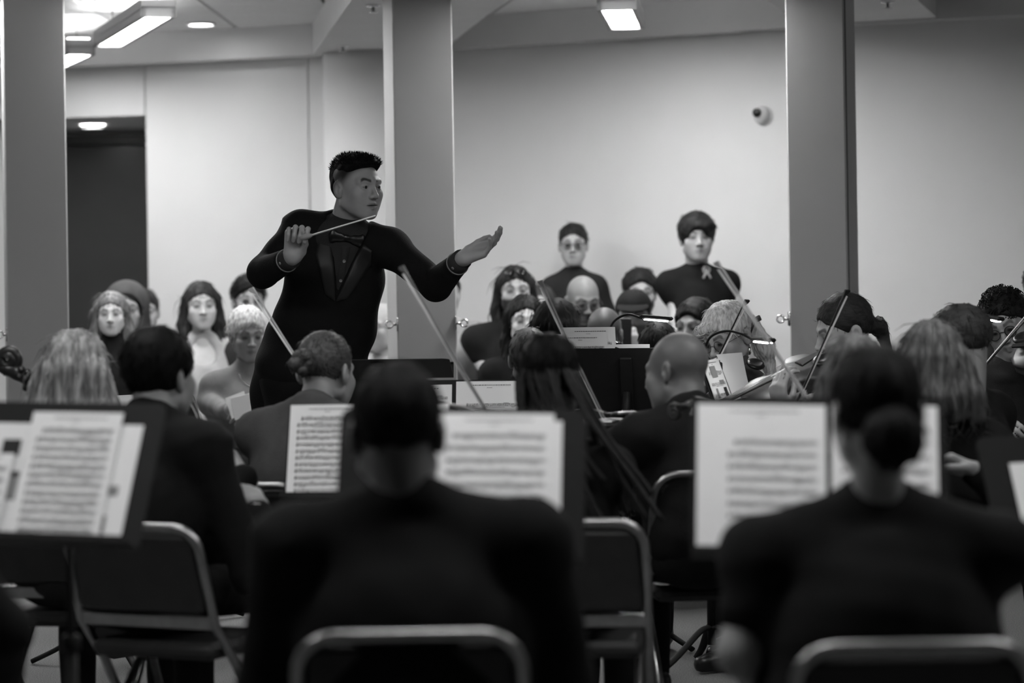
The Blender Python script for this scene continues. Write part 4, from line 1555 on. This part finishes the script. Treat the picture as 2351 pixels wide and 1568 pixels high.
# ---- nearest row, seen from behind
f1 = person('man with short black hair and black suit seen from behind, nearest the camera at centre', P(913, 988, 4.6), 180, 180, 4, sc=1.06, skin=.32, hair=('crop', .006, (90, 90, 60)), top=.006, collar='suit', lean=8, legs=.010, h=.013, hh=.004, wide=1.2, fat=1.08, group=PG, fade=(-.085, -.02, .25), jo=dict(neck=P(945, 1166, 4.58)), slr=1.15, pads=1)
chair('folding chair under the man in the black suit at bottom centre', *(lambda q: (q[0], q[1]))(P(940, 1505, 4.42) + np.array([0, .235, 0])), 180)
f2 = person('person with dark hair in a low bun and black top, nearest the camera at right', P(2010, 945, 4.5), 180, 186, 6, skin=.24, sex='f', hair=('lowbun', .008), top=.007, sleeve='short', lean=10, legs=.01, h=.013, hh=.005, wide=1.22, fat=1.25, group=PG, grooves=.0012, neckfwd=.03,
            rh=dict(e=P(1697, 1500, 4.46), w=P(1765, 1590, 4.68)), jo=dict(neck=P(2010, 1160, 4.52), SR=P(1752, 1278, 4.5), SL=P(2282, 1266, 4.5)), slr=1.1)
chair('folding chair under the person with the low bun at bottom right', *(lambda q: (q[0], q[1]))(P(2095, 1505, 4.22) + np.array([0, .235, 0])), 180)
f0 = person('player in black cut off by the lower left corner, arm and knee showing', P(-330, 985, 4.5), 175, skin=.2, hair=('short', .02), top=.008, lean=8, h=.016, group=PG,
            lh=dict(w=P(-250, 1500, 5.0), e=P(-560, 1400, 4.5)), rh=dict(e=P(10, 1450, 4.5), w=P(0, 1600, 4.9)))

# ---- second row
cel = person('woman with long straight blonde hair playing the cello, seen from behind at left', P(178, 858, 7.0), 172, 170, 4, sex='f', skin=.28, hair=('longback', .20, (30, 30, .9)), top=.010, lean=6, h=.014, group=PG, grooves=.0035, hh=.005,
             lh=dict(w=P(75, 945, 7.25), d=(.5, .3, .5), n=(.3, -1, 0)), rh=dict(w=P(330, 1180, 7.3)))
chair('folding chair under the blonde cellist, mostly hidden by the leftmost stand', *(cel['hips'] + cel['FW'] * .07)[:2], 172)

boy = fiddler('young man with thick dark hair in a dark suit playing at left, seen from behind', P(368, 862, 6.6), 152, P(428, 880, 7.0), P(540, 1110, 6.8), (.7, .15, -.55), 'violin held low by the young man with thick dark hair', 'bow in the hand of the young man with thick dark hair',
              sc=1.03, skin=.22, hair=('thick', .005), top=.008, collar='suit', lean=10, legs=.009, h=.012, hh=.005, group=PG, tailoff=(.02, .10, .02), cuff=.55, jo=dict(neck=P(350, 972, 6.52)), pads=1,
              rh=dict(w=P(592, 1165, 6.55), e=P(575, 1320, 6.45), d=(-.40, .80, .40), n=(-.25, .25, -.85), curl=.75, sl=.9, hs=1.05), lh=dict(w=P(560, 1095, 6.95), e=P(470, 1250, 6.85), d=(-.35, .70, .55), n=(-.8, -.1, -.4), curl=.65))
chair('folding chair with steel frame under the young man with thick dark hair', *(P(322, 1190, 6.25) + np.array([.07, .215, 0]))[:2], 158, zt=.78, wd=.40)

bun = fiddler('woman with brown hair pinned in a bun and dark grey sweater, seen from behind', P(748, 852, 7.5), 158, P(581, 662, 7.75), P(675, 803, 7.65), (.95, .1, -.1), 'violin of the woman with the pinned bun', 'bow rising left of the woman with the pinned bun',
              sex='f', sc=1.03, skin=.27, hair=None, top=.050, collar='crew', lean=12, legs=.012, h=.012, hh=.0045, group=PG, hyaw=154, hp=10, wide=1.08, jo=dict(neck=P(716, 942, 7.36)), mst=mat('bow_stick_pale', .30, .3, .45))
Eb, Hb = bun['E'], bun['HR']
V, Q = surf(hair_prims('bun'), .004)
ph = np.arctan2(V[:, 0], V[:, 2] - .03)
V = V + vnorm(V, Q) * (.0007 * np.sin(ph * 40 + 4 * np.sin(V[:, 1] * 30)))[:, None]
hb = part(bun['root'], 'hair', (V * 1.03 @ Hb.T + Eb, Q), hairm(.05, (60, 12, 60)))
strands(bun['root'], hb, Eb, Hb, 300, .03, .0014, seed=8)
twl = []
for k in range(5):
    a0 = k * 1.25
    twl.append(tube([Hb @ (np.array([.030 * math.cos(a0 + q) * (1 - q * .08), .142 + .004 * math.sin(3 * q), .012 + .030 * math.sin(a0 + q) * (1 - q * .08)])) + Eb for q in np.linspace(0, 2.6, 10)], [.006, .011, .014, .015, .015, .015, .014, .012, .009, .005], 8))
part(bun['root'], 'bun_twists', join(*twl), hairm(.05, (60, 12, 60)), hb)
chair('folding chair with shiny top rail under the woman with the pinned bun', *(P(540, 1090, 7.0) + np.array([.03, .21, 0]))[:2], 172, zt=.805, wd=.42)

bra = fiddler('woman with long black braids in black, seen from behind at centre', P(1262, 872, 6.4), 170, P(926, 612, 6.9), P(1125, 945, 6.7), (.75, .65, .05), 'violin of the woman with black braids', 'blurred bow crossing in front of the conductor\'s arm',
              sex='f', skin=.14, hair=('short', .005), top=.008, lean=8, legs=.01, h=.013, hh=.005, group=PG, wide=1.05, hp=6)
Eb, Hb = bra['E'], bra['HR']
rb = random.Random(11)
for i in range(26):
    a = -1.6 + 3.2 * i / 25
    st0 = np.array([.078 * math.sin(a), .02 + .082 * math.cos(a), .05 - .03 * abs(math.sin(a))])
    ln = rb.uniform(.30, .46)
    out = Hb @ np.array([math.sin(a), math.cos(a) + .3, 0])
    q0 = Hb @ st0 + Eb
    shift = P(1420, 1150, 6.05) - P(1300, 880, 6.05)
    pts = []
    for k in np.linspace(0, 1, 26):
        bulge = .030 * math.sin(min(k * 2.2, 1) * 1.57)
        z = -ln * k
        lat_ = np.array([.24, -.06, 0]) * (k ** 1.3) * (.15 + 1.0 * (i % 9) / 9)
        pts.append(q0 + out * bulge + np.array([0, 0, z]) + lat_ + np.array([.004 * math.sin(9 * k + i), 0, 0]))
    rad = [.0058 + .0016 * abs(math.sin(q * 1.55)) for q in range(26)]
    part(bra['root'], 'braid', tube(pts, rad, 6), hairm(.016, (90, 90, 60)), bra['hair'])
chair('folding chair with steel frame under the woman with black braids', *(P(1335, 1190, 6.15) + np.array([-.02, .22, 0]))[:2], 176, zt=.785, wd=.40)

shv = fiddler('man with a shaved head and black suit facing left, playing at centre', P(1553, 852, 7.3), -145, P(1244, 646, 7.65), P(1302, 768, 7.6), (.75, .45, -.06), 'dark shiny violin under the chin of the man with the shaved head', 'bow standing up behind the woman with braids',
              skin=.20, hair=None, top=.009, collar='suit', lean=10, legs=.009, h=.012, hh=.0042, group=PG, hyaw=-128, hp=10, hr=-6, fade=(-.09, .0, .55), wide=1.12, varn=M_VARND, jo=dict(neck=P(1582, 950, 7.22)))
chair('folding chair under the man with the shaved head, left of the right-hand page', *(P(1655, 1072, 7.10) + np.array([-.02, .21, 0]))[:2], -174, zt=.81, wd=.42)

bl2 = fiddler('woman with blurred light brown hair behind the person with the low bun', P(1965, 870, 6.4), 178, P(1649, 602, 6.95), P(1856, 905, 6.75), (.75, .65, .05), 'violin of the woman behind the person with the low bun', 'long blurred bow in front of the right column',
              sex='f', sc=.93, skin=.26, hair=('longback', .09, (30, 30, .9)), top=.010, lean=8, legs=.01, h=.015, hh=.0055, group=PG, grooves=.003, mst=mat('bow_stick_pale', .30, .3, .45))
bob = person('woman with blonde bobbed hair and black top, seen from behind at right', P(2140, 832, 6.9), 178, 174, 6, sex='f', sc=.95, skin=.28, hair=('bob', .075, (30, 30, .9)), top=.008, lean=8, legs=.01, h=.014, hh=.0048, group=PG, grooves=.0032, wide=1.05,
             rh=dict(w=P(2240, 1085, 6.6), e=P(2330, 1180, 6.7), d=(-.8, -.1, .35), n=(0, -.5, -.8), curl=.45), lh=dict(w=P(2100, 1000, 7.2)))
slk = person('man with slicked-back brown hair and black shirt at right, ear showing', P(2200, 788, 7.7), -125, -118, 10, skin=.26, hair=('short', .030, (12, 60, 60)), top=.009, collar='shirt', lean=12, legs=.01, h=.013, hh=.0042, group=PG, wide=1.1)

# ---- far row, facing the camera
wht = person('woman with short white hair and glasses playing the violin, black top', P(1672, 772, 9.0), -28, -46, 20, -6, sex='f', skin=.36, hair=('ponyside', .60, (60, 60, 14)), top=.010, sleeve='long', collar='scoop', lean=10, legs=.012, h=.011, hh=.0034, group=PG, glasses=('round', .03, .0011), grooves=.0014,
             rh=dict(w=P(1618, 905, 8.7), d=(-.3, -.3, -.6), n=(0, -.2, -1), curl=.5), lh=dict(w=P(1640, 905, 8.55), d=(.2, .0, .9), n=(.8, .4, .2), curl=.6))
tl_ = P(1705, 848, 8.82)
fiddle('dark violin under the chin of the white-haired woman', tl_, (-.35, -.85, -.25), (.3, -.3, .9), 1.0, M_VARND)
bow('dark bow held upright in front of the white-haired woman\'s glasses', P(1711, 690, 8.55), P(1622, 862, 8.6), M_STICKD, hair_side=(1, .2, .3))
ec = wht['HR'] @ np.array([.078, .008, -.052]) + wht['E']
part(wht['root'], 'earring', lathe([(.004, 0), (.006, -.012), (.007, -.022), (.003, -.03)], ec, seg=10), M_CHROME)
cp = P(1737, 733, 8.98)
part(wht['root'], 'hair_clip', join(cbox(cp, (.034, .012, .022), Ry(-25), .003), cbox(cp + (-.018, 0, -.03), (.012, .01, .05), Ry(20), .003)), mat('clip_dark', .05, .3, .4))

drk = person('woman with dark hair tied in a scrunchie playing the violin, facing left', P(1937, 757, 8.4), -62, -78, 17, 4, sex='f', skin=.36, hair=('pony', .022, (14, 60, 60)), top=.012, collar='crew', lean=8, legs=.01, h=.012, hh=.0032, group=PG, locks=(260, .03, .0007),
             lh=dict(w=P(1792, 950, 8.0), d=(-.12, -.1, .95), n=(.75, .5, 0), curl=.45, e=P(1850, 1060, 8.1)), rh=dict(w=P(1850, 960, 8.3)))
sc_ = drk['HR'] @ np.array([0, .125, -.03]) + drk['E']
V, Q = surf([ell(sc_ + .022 * np.array([math.cos(a) * .5, math.cos(a) * .3, math.sin(a)]), (.016, .015, .016), k=.008) for a in np.linspace(0, 6.283, 9)[:-1]], .004)
part(drk['root'], 'scrunchie', (wrinkle(V, Q, .003, 190, 4), Q), mat('scrunchie_cloth', .12, .9, .1, var=.8, vscale=160))
fiddle('violin of the dark-haired woman, pointing down to the left', P(1895, 838, 8.3), (-.80, -.42, -.36), (-.25, -.45, .85))
bow('dark bow upright across the face of the dark-haired woman', P(1941, 668, 8.05), P(1857, 850, 8.12), M_STICKD, hair_side=(1, .2, .3))

gls = person('man with curly dark hair and round glasses playing the violin at the right edge', P(2311, 742, 8.9), -18, -22, 18, -16, skin=.38, hair=('curly', .014), top=.03, collar='shirt', lean=10, legs=.01, h=.013, hh=.0034, group=PG, glasses=('round', .012, .0017),
             lh=dict(w=P(2440, 830, 8.3), d=(0, 0, 1), n=(-.8, 0, 0)), rh=dict(w=P(2300, 985, 8.4)))
fiddle('violin at the right edge under the chin of the man with round glasses', P(2335, 822, 8.68), (.75, -.6, .12), (-.3, -.5, .8), 1.0, M_VARN)
bow('bow slanting in front of the man with round glasses', P(2395, 690, 8.55), P(2290, 815, 8.6), M_STICKD, hair_side=(-1, 0, .3))
edg = person('person with curly grey hair cut off by the right edge, standing behind', P(2400, 668, 10.2), -10, skin=.3, hair=('curly', .10), top=.05, lean=4, h=.018, hh=.006, pose='stand', group='listeners in the audience')

# ---- cello of the blonde woman: scroll rising at the left edge
ce0 = P(62, 900, 7.22)            # foot of the pegbox
ce1 = P(28, 845, 7.26)
t = thing('cello', 'dark cello scroll and pegbox rising at the left edge beside the blonde woman', 'cello', P(170, 1250, 7.6) * np.array([1, 1, 0]))
nb = P(205, 1150, 7.62)           # where the neck meets the body
pb = P(84, 872, 7.22)
part(t, 'neck', tube(bez([nb, (nb + pb) / 2 + (0, 0, .0), pb, P(62, 878, 7.22)], 6), .016, 10), M_VARND)
part(t, 'pegbox', surf([cap(P(74, 872, 7.22), P(40, 858, 7.23), .024, .019, .01), cap(P(40, 858, 7.23), P(8, 846, 7.24), .018, .017, .012), cap(P(74, 872, 7.22), P(60, 890, 7.24), .020, .012, .01)], .004), M_VARND)
sw = []
cs = P(14, 826, 7.24)
for a in np.linspace(0, 3.4 * math.pi, 60):
    r = .036 * (1 - a / (3.4 * math.pi) * .78)
    sw.append(cs + np.array([-r * math.cos(a + 1.2) * .95 + .006, .0, -r * math.sin(a + 1.2)]))
part(t, 'scroll', tube(sw, np.linspace(.014, .019, 60), 10), M_VARND)
for k, (x, y) in enumerate(((58, 868), (44, 862))):
    part(t, 'peg', tube([P(x, y, 7.16), P(x + 4, y - 10, 7.10), P(x + 5, y - 13, 7.08)], [.006, .009, .012], 8), M_EBONY)
dn = nrm(nb - pb)
tail_ = nb + dn * .74
fwd = nrm(np.cross(dn, np.cross((0, -1, 0), dn)))
ol = [(0, 0), (.12, .01), (.205, .08), (.218, .15), (.19, .24), (.135, .29), (.118, .35), (.125, .41), (.16, .47), (.172, .55), (.15, .65), (.09, .72), (.03, .745)]
ol = np.array(ol + [(-a, b) for a, b in ol[::-1][:-1]])
sx = nrm(np.cross(-dn, -fwd))
part(t, 'sound_box', extrude(ol, tail_ + fwd * .06, sx, -dn, -.115 if np.dot(np.cross(sx, -dn), fwd) > 0 else .115), M_VARN, smooth=False)
part(t, 'end_pin', tube([tail_, np.array([tail_[0], tail_[1] + .08, .005])], .006, 8), M_CHROME)

# ================================================================== THE AUDIENCE
AG = 'listeners in the audience'


def aud(label, eye, yaw=0, **kw):
    kw.setdefault('kf', .28); kw.setdefault('h', .017); kw.setdefault('hh', .0058); kw.setdefault('group', AG); kw.setdefault('skin', .42)
    return person(label, eye, yaw, **kw)


# left of the conductor
aud('girl with fair hair and black turtleneck in front of the dark door', P(256, 721, 11.5), 5, sex='f', sc=.86, skin=.55, hair=('long', .16, (38, 38, 3)), top=.012, collar='turtle', lean=4, grooves=.002)
hd = aud('person in a dark hood behind the fair-haired girl', P(290, 712, 12.3), 8, skin=.3, hair=('short', .02), top=.03, lean=2)
Eh, Rh = hd['E'], hd['HR']
V, Q = surf(tf([ell((0, .03, .03), (.118, .125, .125), k=.02), ell((0, .05, -.10), (.125, .11, .12), k=.06), ell((0, -.12, -.03), (.085, .13, .115), k=.02, op='-'), ell((0, .02, .01), (.098, .11, .11), k=.01, op='-')], Rh, Eh), .009)
part(hd['root'], 'hood', (V, Q), cloth(.07))
aud('pale-faced listener half hidden at the door edge behind the hooded person', P(330, 716, 13.0), 10, skin=.4, hair=('short', .03), top=.1)
g1 = aud('girl with long dark hair and light top left of the conductor', P(463, 702, 12.2), 12, sex='f', skin=.52, hair=('long', .028, (38, 38, 3)), top=.40, collar='scoop', sleeve='none', lean=2, grooves=.002)
nk, lat, fw, spn = g1['neck'], g1['lat'], g1['fw'], g1['spn']
V, Q = surf([c_ for sd, S, El, Wp, d, n, t in g1['arms'] for c_ in (cap(S, El, .066, .056, .04), cap(El, Wp, .056, .044, .02))] + [cap(g1['SL'] + spn * .004, g1['SL'] - spn * .30, .074, .085, .05), cap(g1['SL'] - spn * .02 - lat * .06, g1['SL'] - spn * .40 - lat * .07 + fw * .10, .07, .07, .05), cap(g1['SR'] + spn * .004, g1['SR'] - spn * .30, .074, .08, .05), ell(nk - spn * .25 - fw * .07, (.17, .08, .24), g1['TB'], .05)], .016)
part(g1['root'], 'cardigan', (V, Q), cloth(.03))
aud('person with curly dark hair and glasses above the white-haired old woman', P(571, 690, 12.5), 15, sex='f', skin=.34, hair=('curly', .012), top=.05, glasses=('round', .5, .0013))
old = aud('elderly woman with white hair and grey sweater seated beside the conductor', P(569, 768, 10.8), 18, sex='f', sc=.95, skin=.30, hair=('thick', .75, (60, 60, 20)), top=.20, collar='turtle', lean=2, legs=.015, fat=1.25, h=.013, hh=.005, grooves=.003, hp=8,
          rh=dict(w=P(522, 945, 10.35), e=P(480, 925, 10.75), d=(.8, -.3, .1), n=(.3, .5, .6), curl=.5), lh=dict(w=P(570, 950, 10.3)))
t = thing('programme', 'folded white programme in the old woman\'s hands', 'paper', P(545, 930, 10.25))
part(t, 'leaf', cbox(P(546, 930, 10.25), (.085, .004, .10), Ry(-20) @ Rx(-25), .001), M_PAPER, smooth=False)
part(t, 'leaf', cbox(P(556, 934, 10.24), (.085, .004, .10), Ry(-14) @ Rx(-18), .001), M_PAPER, smooth=False)
nkl = [old['neck'] + old['fw'] * .10 + old['lat'] * .05 * math.cos(a) - UPV * (.0 + .06 * math.sin(a)) for a in np.linspace(0, math.pi, 15)]
nkl = project(old['top'], old['root'], nkl, -old['fw'], .004)
part(old['root'], 'necklace', tube(nkl, .0018, 5), M_CHROME)
part(old['root'], 'pendant', lathe([(.012, 0), (.012, .004)], nkl[7], old['fw'], 12), M_CHROME)
aud('white-haired listener in a light shirt half hidden between conductor and column', P(874, 752, 11.6), -35, skin=.42, hair=('receding', .7), top=.45, collar='shirt', glasses=('square', .1, .0013))
# right of the middle column
aud('standing listener in a pale shirt half hidden by the middle column', P(1022, 672, 12.0), 10, skin=.4, hair=('short', .02), top=.38, collar='shirt', pose='stand', sc=.92)
bd = aud('man with long dark hair and long beard, dark T-shirt', P(1183, 668, 11.8), 8, hyaw=4, skin=.40, hair=('long', .02, (38, 38, 3)), top=.016, sleeve='short', lean=3, beard=.9, fat=1.15, wide=1.12, grooves=.002,
         rh=dict(w=P(1128, 880, 11.6), e=P(1108, 830, 11.8)))
Eb, Hb = bd['E'], bd['HR']
V, Q = surf([ell((0, -.072, -.10), (.048, .034, .05), k=.02), ell((0, -.075, -.16), (.045, .03, .07), k=.03), cap((-.05, -.02, -.06), (-.02, -.07, -.1), .016, .02, .02), cap((.05, -.02, -.06), (.02, -.07, -.1), .016, .02, .02), cap((-.02, -.093, -.052), (.02, -.093, -.052), .008, .008, .008)], .006)
part(bd['root'], 'beard', (V @ Hb.T + Eb, Q), hairm(.02, (38, 38, 3)))
sg = []
for q in (-1, 1):
    sg.append(lathe([(.023, 0), (.022, .003)], Hb @ np.array([q * .032, -.072, .092]) + Eb, Hb @ np.array([0, -.8, .55]), 16))
part(bd['root'], 'sunglasses', join(*sg, tube([Hb @ np.array(v) + Eb for v in ((-.05, -.075, .095), (0, -.08, .098), (.05, -.075, .095))], .003, 6)), M_LENS)
aud('fair-skinned woman with dark hair between the bearded man and the bald man', P(1240, 706, 12.45), -5, sex='f', skin=.45, hair=('slick', .05), top=.05)
w2 = aud('woman with long black hair, mouth hidden by the head in front of her', P(1206, 737, 11.0), 5, sex='f', sc=.96, skin=.55, hair=('long', .010, (38, 38, 3)), top=.012, lean=4, grooves=.002)
aud('listener with dark grey hair seen from behind below the long-haired woman', P(1216, 822, 9.8), 178, sex='f', skin=.25, hair=('short', .04, (38, 38, 3)), top=.015)
aud('listener with black bobbed hair seen from behind, left of the bald man', P(1282, 752, 10.25), 150, sex='f', skin=.25, hair=('bob', .008, (38, 38, 3)), top=.012)
st = aud('standing person with tied-back dark hair, glasses and dark polo shirt', P(1316, 562, 12.75), -3, sex='f', sc=.93, pose='stand', skin=.42, hair=('pony', .02, (38, 38, 3)), top=.022, collar='polo', glasses=('square', .02, .0016), sleeve='short', wide=.8)
aud('bald man with glasses looking down below the standing person in the polo shirt', P(1339, 690, 11.55), 12, hyaw=14, hp=14, skin=.2, hair=None, top=.02, glasses=('square', .02, .0017), fat=1.1, beard=.3)
bz = aud('listener with cropped hair bending forward, seen from behind the bald man', P(1389, 768, 10.6), 165, hp=18, skin=.20, hair=None, fade=(-.06, .06, .35), top=.03, lean=14)
aud('man with thick dark hair and short beard smiling behind the man in the cap', P(1470, 673, 12.35), 2, skin=.42, hair=('thick', .016), top=.03, beard=.75)
cp_ = aud('man in a dark baseball cap holding up a phone', P(1455, 726, 11.2), -6, skin=.3, hair=('short', .02), top=.016, lean=4, beard=.6,
          rh=dict(w=P(1428, 812, 10.85), d=(.15, 0, 1), n=(.1, 1, 0), curl=.5), lh=dict(w=P(1452, 822, 10.85), d=(-.1, 0, 1), n=(-.2, 1, 0), curl=.5))
Eb, Hb = cp_['E'], cp_['HR']
V, Q = surf([ell((0, .014, .045), (.085, .103, .080), k=.005), plane((0, .12, -1), -.038, .004)], .007)
cpo = part(cp_['root'], 'cap', (V @ Hb.T + Eb, Q), cloth(.014))
V, Q = surf([ell((0, -.095, .046), (.078, .095, .012), Rx(12), .004), ell((0, -.01, .046), (.075, .09, .05), k=.004, op='-')], .006)
part(cp_['root'], 'cap_visor', (V @ Hb.T + Eb, Q), cloth(.012), cpo)
t = thing('phone', 'black phone held up by the man in the cap', 'phone', P(1431, 768, 10.82))
part(t, 'case', cbox(P(1431, 768, 10.82), (.074, .009, .15), Ry(2), .004), mat('phone_case', .012, .3, .4), smooth=False)
part(t, 'camera_bump', cbox(P(1421, 742, 10.812), (.024, .006, .024), None, .002), M_LENS, smooth=False)
yt = aud('standing young man with a dark fringe and black T-shirt with chest print', P(1600, 545, 12.05), 0, hyaw=3, hp=0, pose='stand', sc=1.0, skin=.40, hair=('bowl', .016), top=.011, sleeve='short', lean=0,
         rh=dict(w=P(1552, 760, 11.95), e=P(1550, 690, 12.05), curl=.4), lh=dict(w=P(1668, 770, 11.95), e=P(1660, 690, 12.05), curl=.4), wide=.84)
# the pale emblem on the chest: a looped knot over two drops
em = P(1627, 628, 11.9)
pr = lambda pts: project(yt['top'], yt['root'], [P(x, y, 11.9) for x, y in pts], np.array([0, 1., 0]), .003)
ink = mat('shirt_print', .42, .8, .1)
part(yt['root'], 'shirt_print', join(tube(pr([(1617, 618), (1621, 613), (1628, 613), (1634, 617), (1633, 624), (1626, 627), (1619, 625)]), .0045, 6, True), tube(pr([(1624, 620), (1628, 627), (1633, 634), (1635, 640)]), .006, 6),
     tube(pr([(1626, 626), (1621, 633), (1618, 640)]), .006, 6), tube(pr([(1621, 619), (1629, 620)]), .005, 6)), ink, yt['top'])
aud('dark-haired man half hidden behind the white-haired violinist', P(1596, 752, 10.55), -20, hyaw=-30, skin=.26, hair=('thick', .010), top=.012, beard=.6)
aud('listener with dark hair seen from behind above the shaved head', P(1512, 806, 9.95), 178, skin=.25, hair=('short', .010), top=.012)

# ================================================================== STANDS AND SHEET MUSIC
s1 = stand('black music stand with pages at lower left in front of the dark-haired young man', P(112, 1085, 5.35), -22, 24, 0, w=.53, h=.33)
page(s1, 'plain page at the left end of the leftmost stand', -.09, .205, .275, 0, 2, roll=0, lift=.003, m=M_PAPER, picture=True)
page(s1, 'picture page peeking out right of the main page on the leftmost stand', .118, .20, .275, 0, 3, roll=0, lift=.003, picture=True)
page(s1, 'bright page of twelve staves on the leftmost stand', .050, .232, .300, 12, 21, lift=.010, roll=0)
page(s1, 'narrow page cut off by the left picture edge', -.165, .15, .20, 6, 5, lift=.013, roll=0)

s2 = stand('black music stand with one page in front of the woman with the pinned bun', P(858, 1046, 6.75), -8, 20, 0, h=.26)
page(s2, 'page of staves left of the man in the black suit', -.135, .215, .274, 12, 31, lift=.004, roll=.5)
page(s2, 'page of staves hidden behind the head of the man in the black suit', .10, .215, .274, 12, 32, lift=.004)

s3 = stand('wide black music stand right of the man in the black suit', P(1058, 1113, 5.05), -4, 20, -1, w=.52, h=.33)
page(s3, 'bright blurred page right of the neck of the man in the black suit', .068, .25, .315, 10, 41, lift=.005)
page(s3, 'second sheet edge showing at the right of the bright blurred page', .085, .25, .30, 0, 43, lift=.0025)

s4 = stand('black music stand before the person with the low bun', P(1880, 1095, 4.92), -4, 21, -1, w=.52, h=.34)
page(s4, 'large page with wide margins left of the person with the low bun', -.118, .262, .318, 9, 51, lift=.005, left=.24, top=.22, roll=-.5)
page(s4, 'page showing as a strip right of the person with the low bun', .130, .215, .318, 9, 52, lift=.005, roll=-1)

s5 = stand('music stand with a picture page cut off by the right edge', P(2490, 1150, 5.6), 20, 22, 0, w=.5, h=.33)
page(s5, 'picture page at the right edge', -.075, .21, .26, 0, 61, lift=.004, picture=True)

s6 = stand('music stand with a clear printed page under the conductor\'s sleeve', P(1078, 975, 8.15), -4, 16, 0, w=.47, h=.31)
page(s6, 'clear printed page with title below the conductor\'s stand', .068, .228, .30, 9, 71, lift=.004, top=.24)
page(s6, 'page left of the clear printed page on the same stand', -.168, .215, .29, 9, 72, lift=.004)

s7 = stand('conductor\'s flat black stand in front of his waist', P(872, 846, 8.42), 178, 76, 1.0, w=.50, h=.34)
page(s7, 'open score lying on the conductor\'s flat stand', 0, .40, .29, 0, 81, lift=.004)

s8 = stand('black music stand seen from behind with a reading light clipped on', P(1440, 895, 8.95), 172, 18, 0, w=.46, h=.33)
page(s8, 'coloured score sheet standing above the stand with the reading light', .165, .20, .31, 8, 91, lift=.004, z0=-.09, title=True, both=True)
page(s8, 'second sheet leaning behind the coloured score sheet', .135, .20, .335, 6, 92, lift=.008, z0=-.09, both=True)
page(s8, 'bright sheet edge under the reading light', .0, .18, .237, 6, 93, lift=.006, z0=-.06)

s9 = stand('small stand with brightly lit pages before the white-haired woman', P(1676, 905, 8.25), 66, 20, 0, w=.38, h=.22)
page(s9, 'brightly lit curled page before the white-haired woman', .085, .18, .245, 0, 95, lift=.006, curl=.03, roll=-4)
page(s9, 'brightly lit page with bold print beside the curled page', -.09, .17, .235, 5, 96, lift=.004, picture=True)
s10 = stand('black stand beside the elderly woman, seen at a slant', P(440, 990, 9.6), 112, 14, 0, w=.40, h=.32)
page(s10, 'white page on the slanted stand beside the elderly woman', .0, .22, .29, 8, 97, lift=.004)
s11 = stand('stand with a printed programme behind the blonde cellist', P(262, 985, 8.6), 30, 22, 0, w=.42, h=.30)
page(s11, 'printed sheet with dark squares right of the blonde hair', .10, .20, .27, 0, 98, lift=.004, picture=True)

lamp('lit reading light with black gooseneck on the stand at centre', P(1412, 800, 8.93), [P(1398, 775, 8.93), P(1408, 740, 8.9), P(1440, 722, 8.86)], P(1476, 731, 8.8), P(1537, 736, 8.76))
lamp('reading light with black gooseneck before the white-haired woman\'s chin', P(1640, 845, 8.28), [P(1620, 810, 8.3), P(1630, 775, 8.28), P(1665, 760, 8.25), P(1700, 766, 8.2)], P(1733, 782, 8.15), P(1770, 786, 8.05))
lamp('bright reading light before the forehead of the man with round glasses', P(2175, 760, 8.6), [P(2165, 725, 8.6), P(2195, 703, 8.55), P(2230, 708, 8.5)], P(2262, 730, 8.42), P(2296, 737, 8.36))
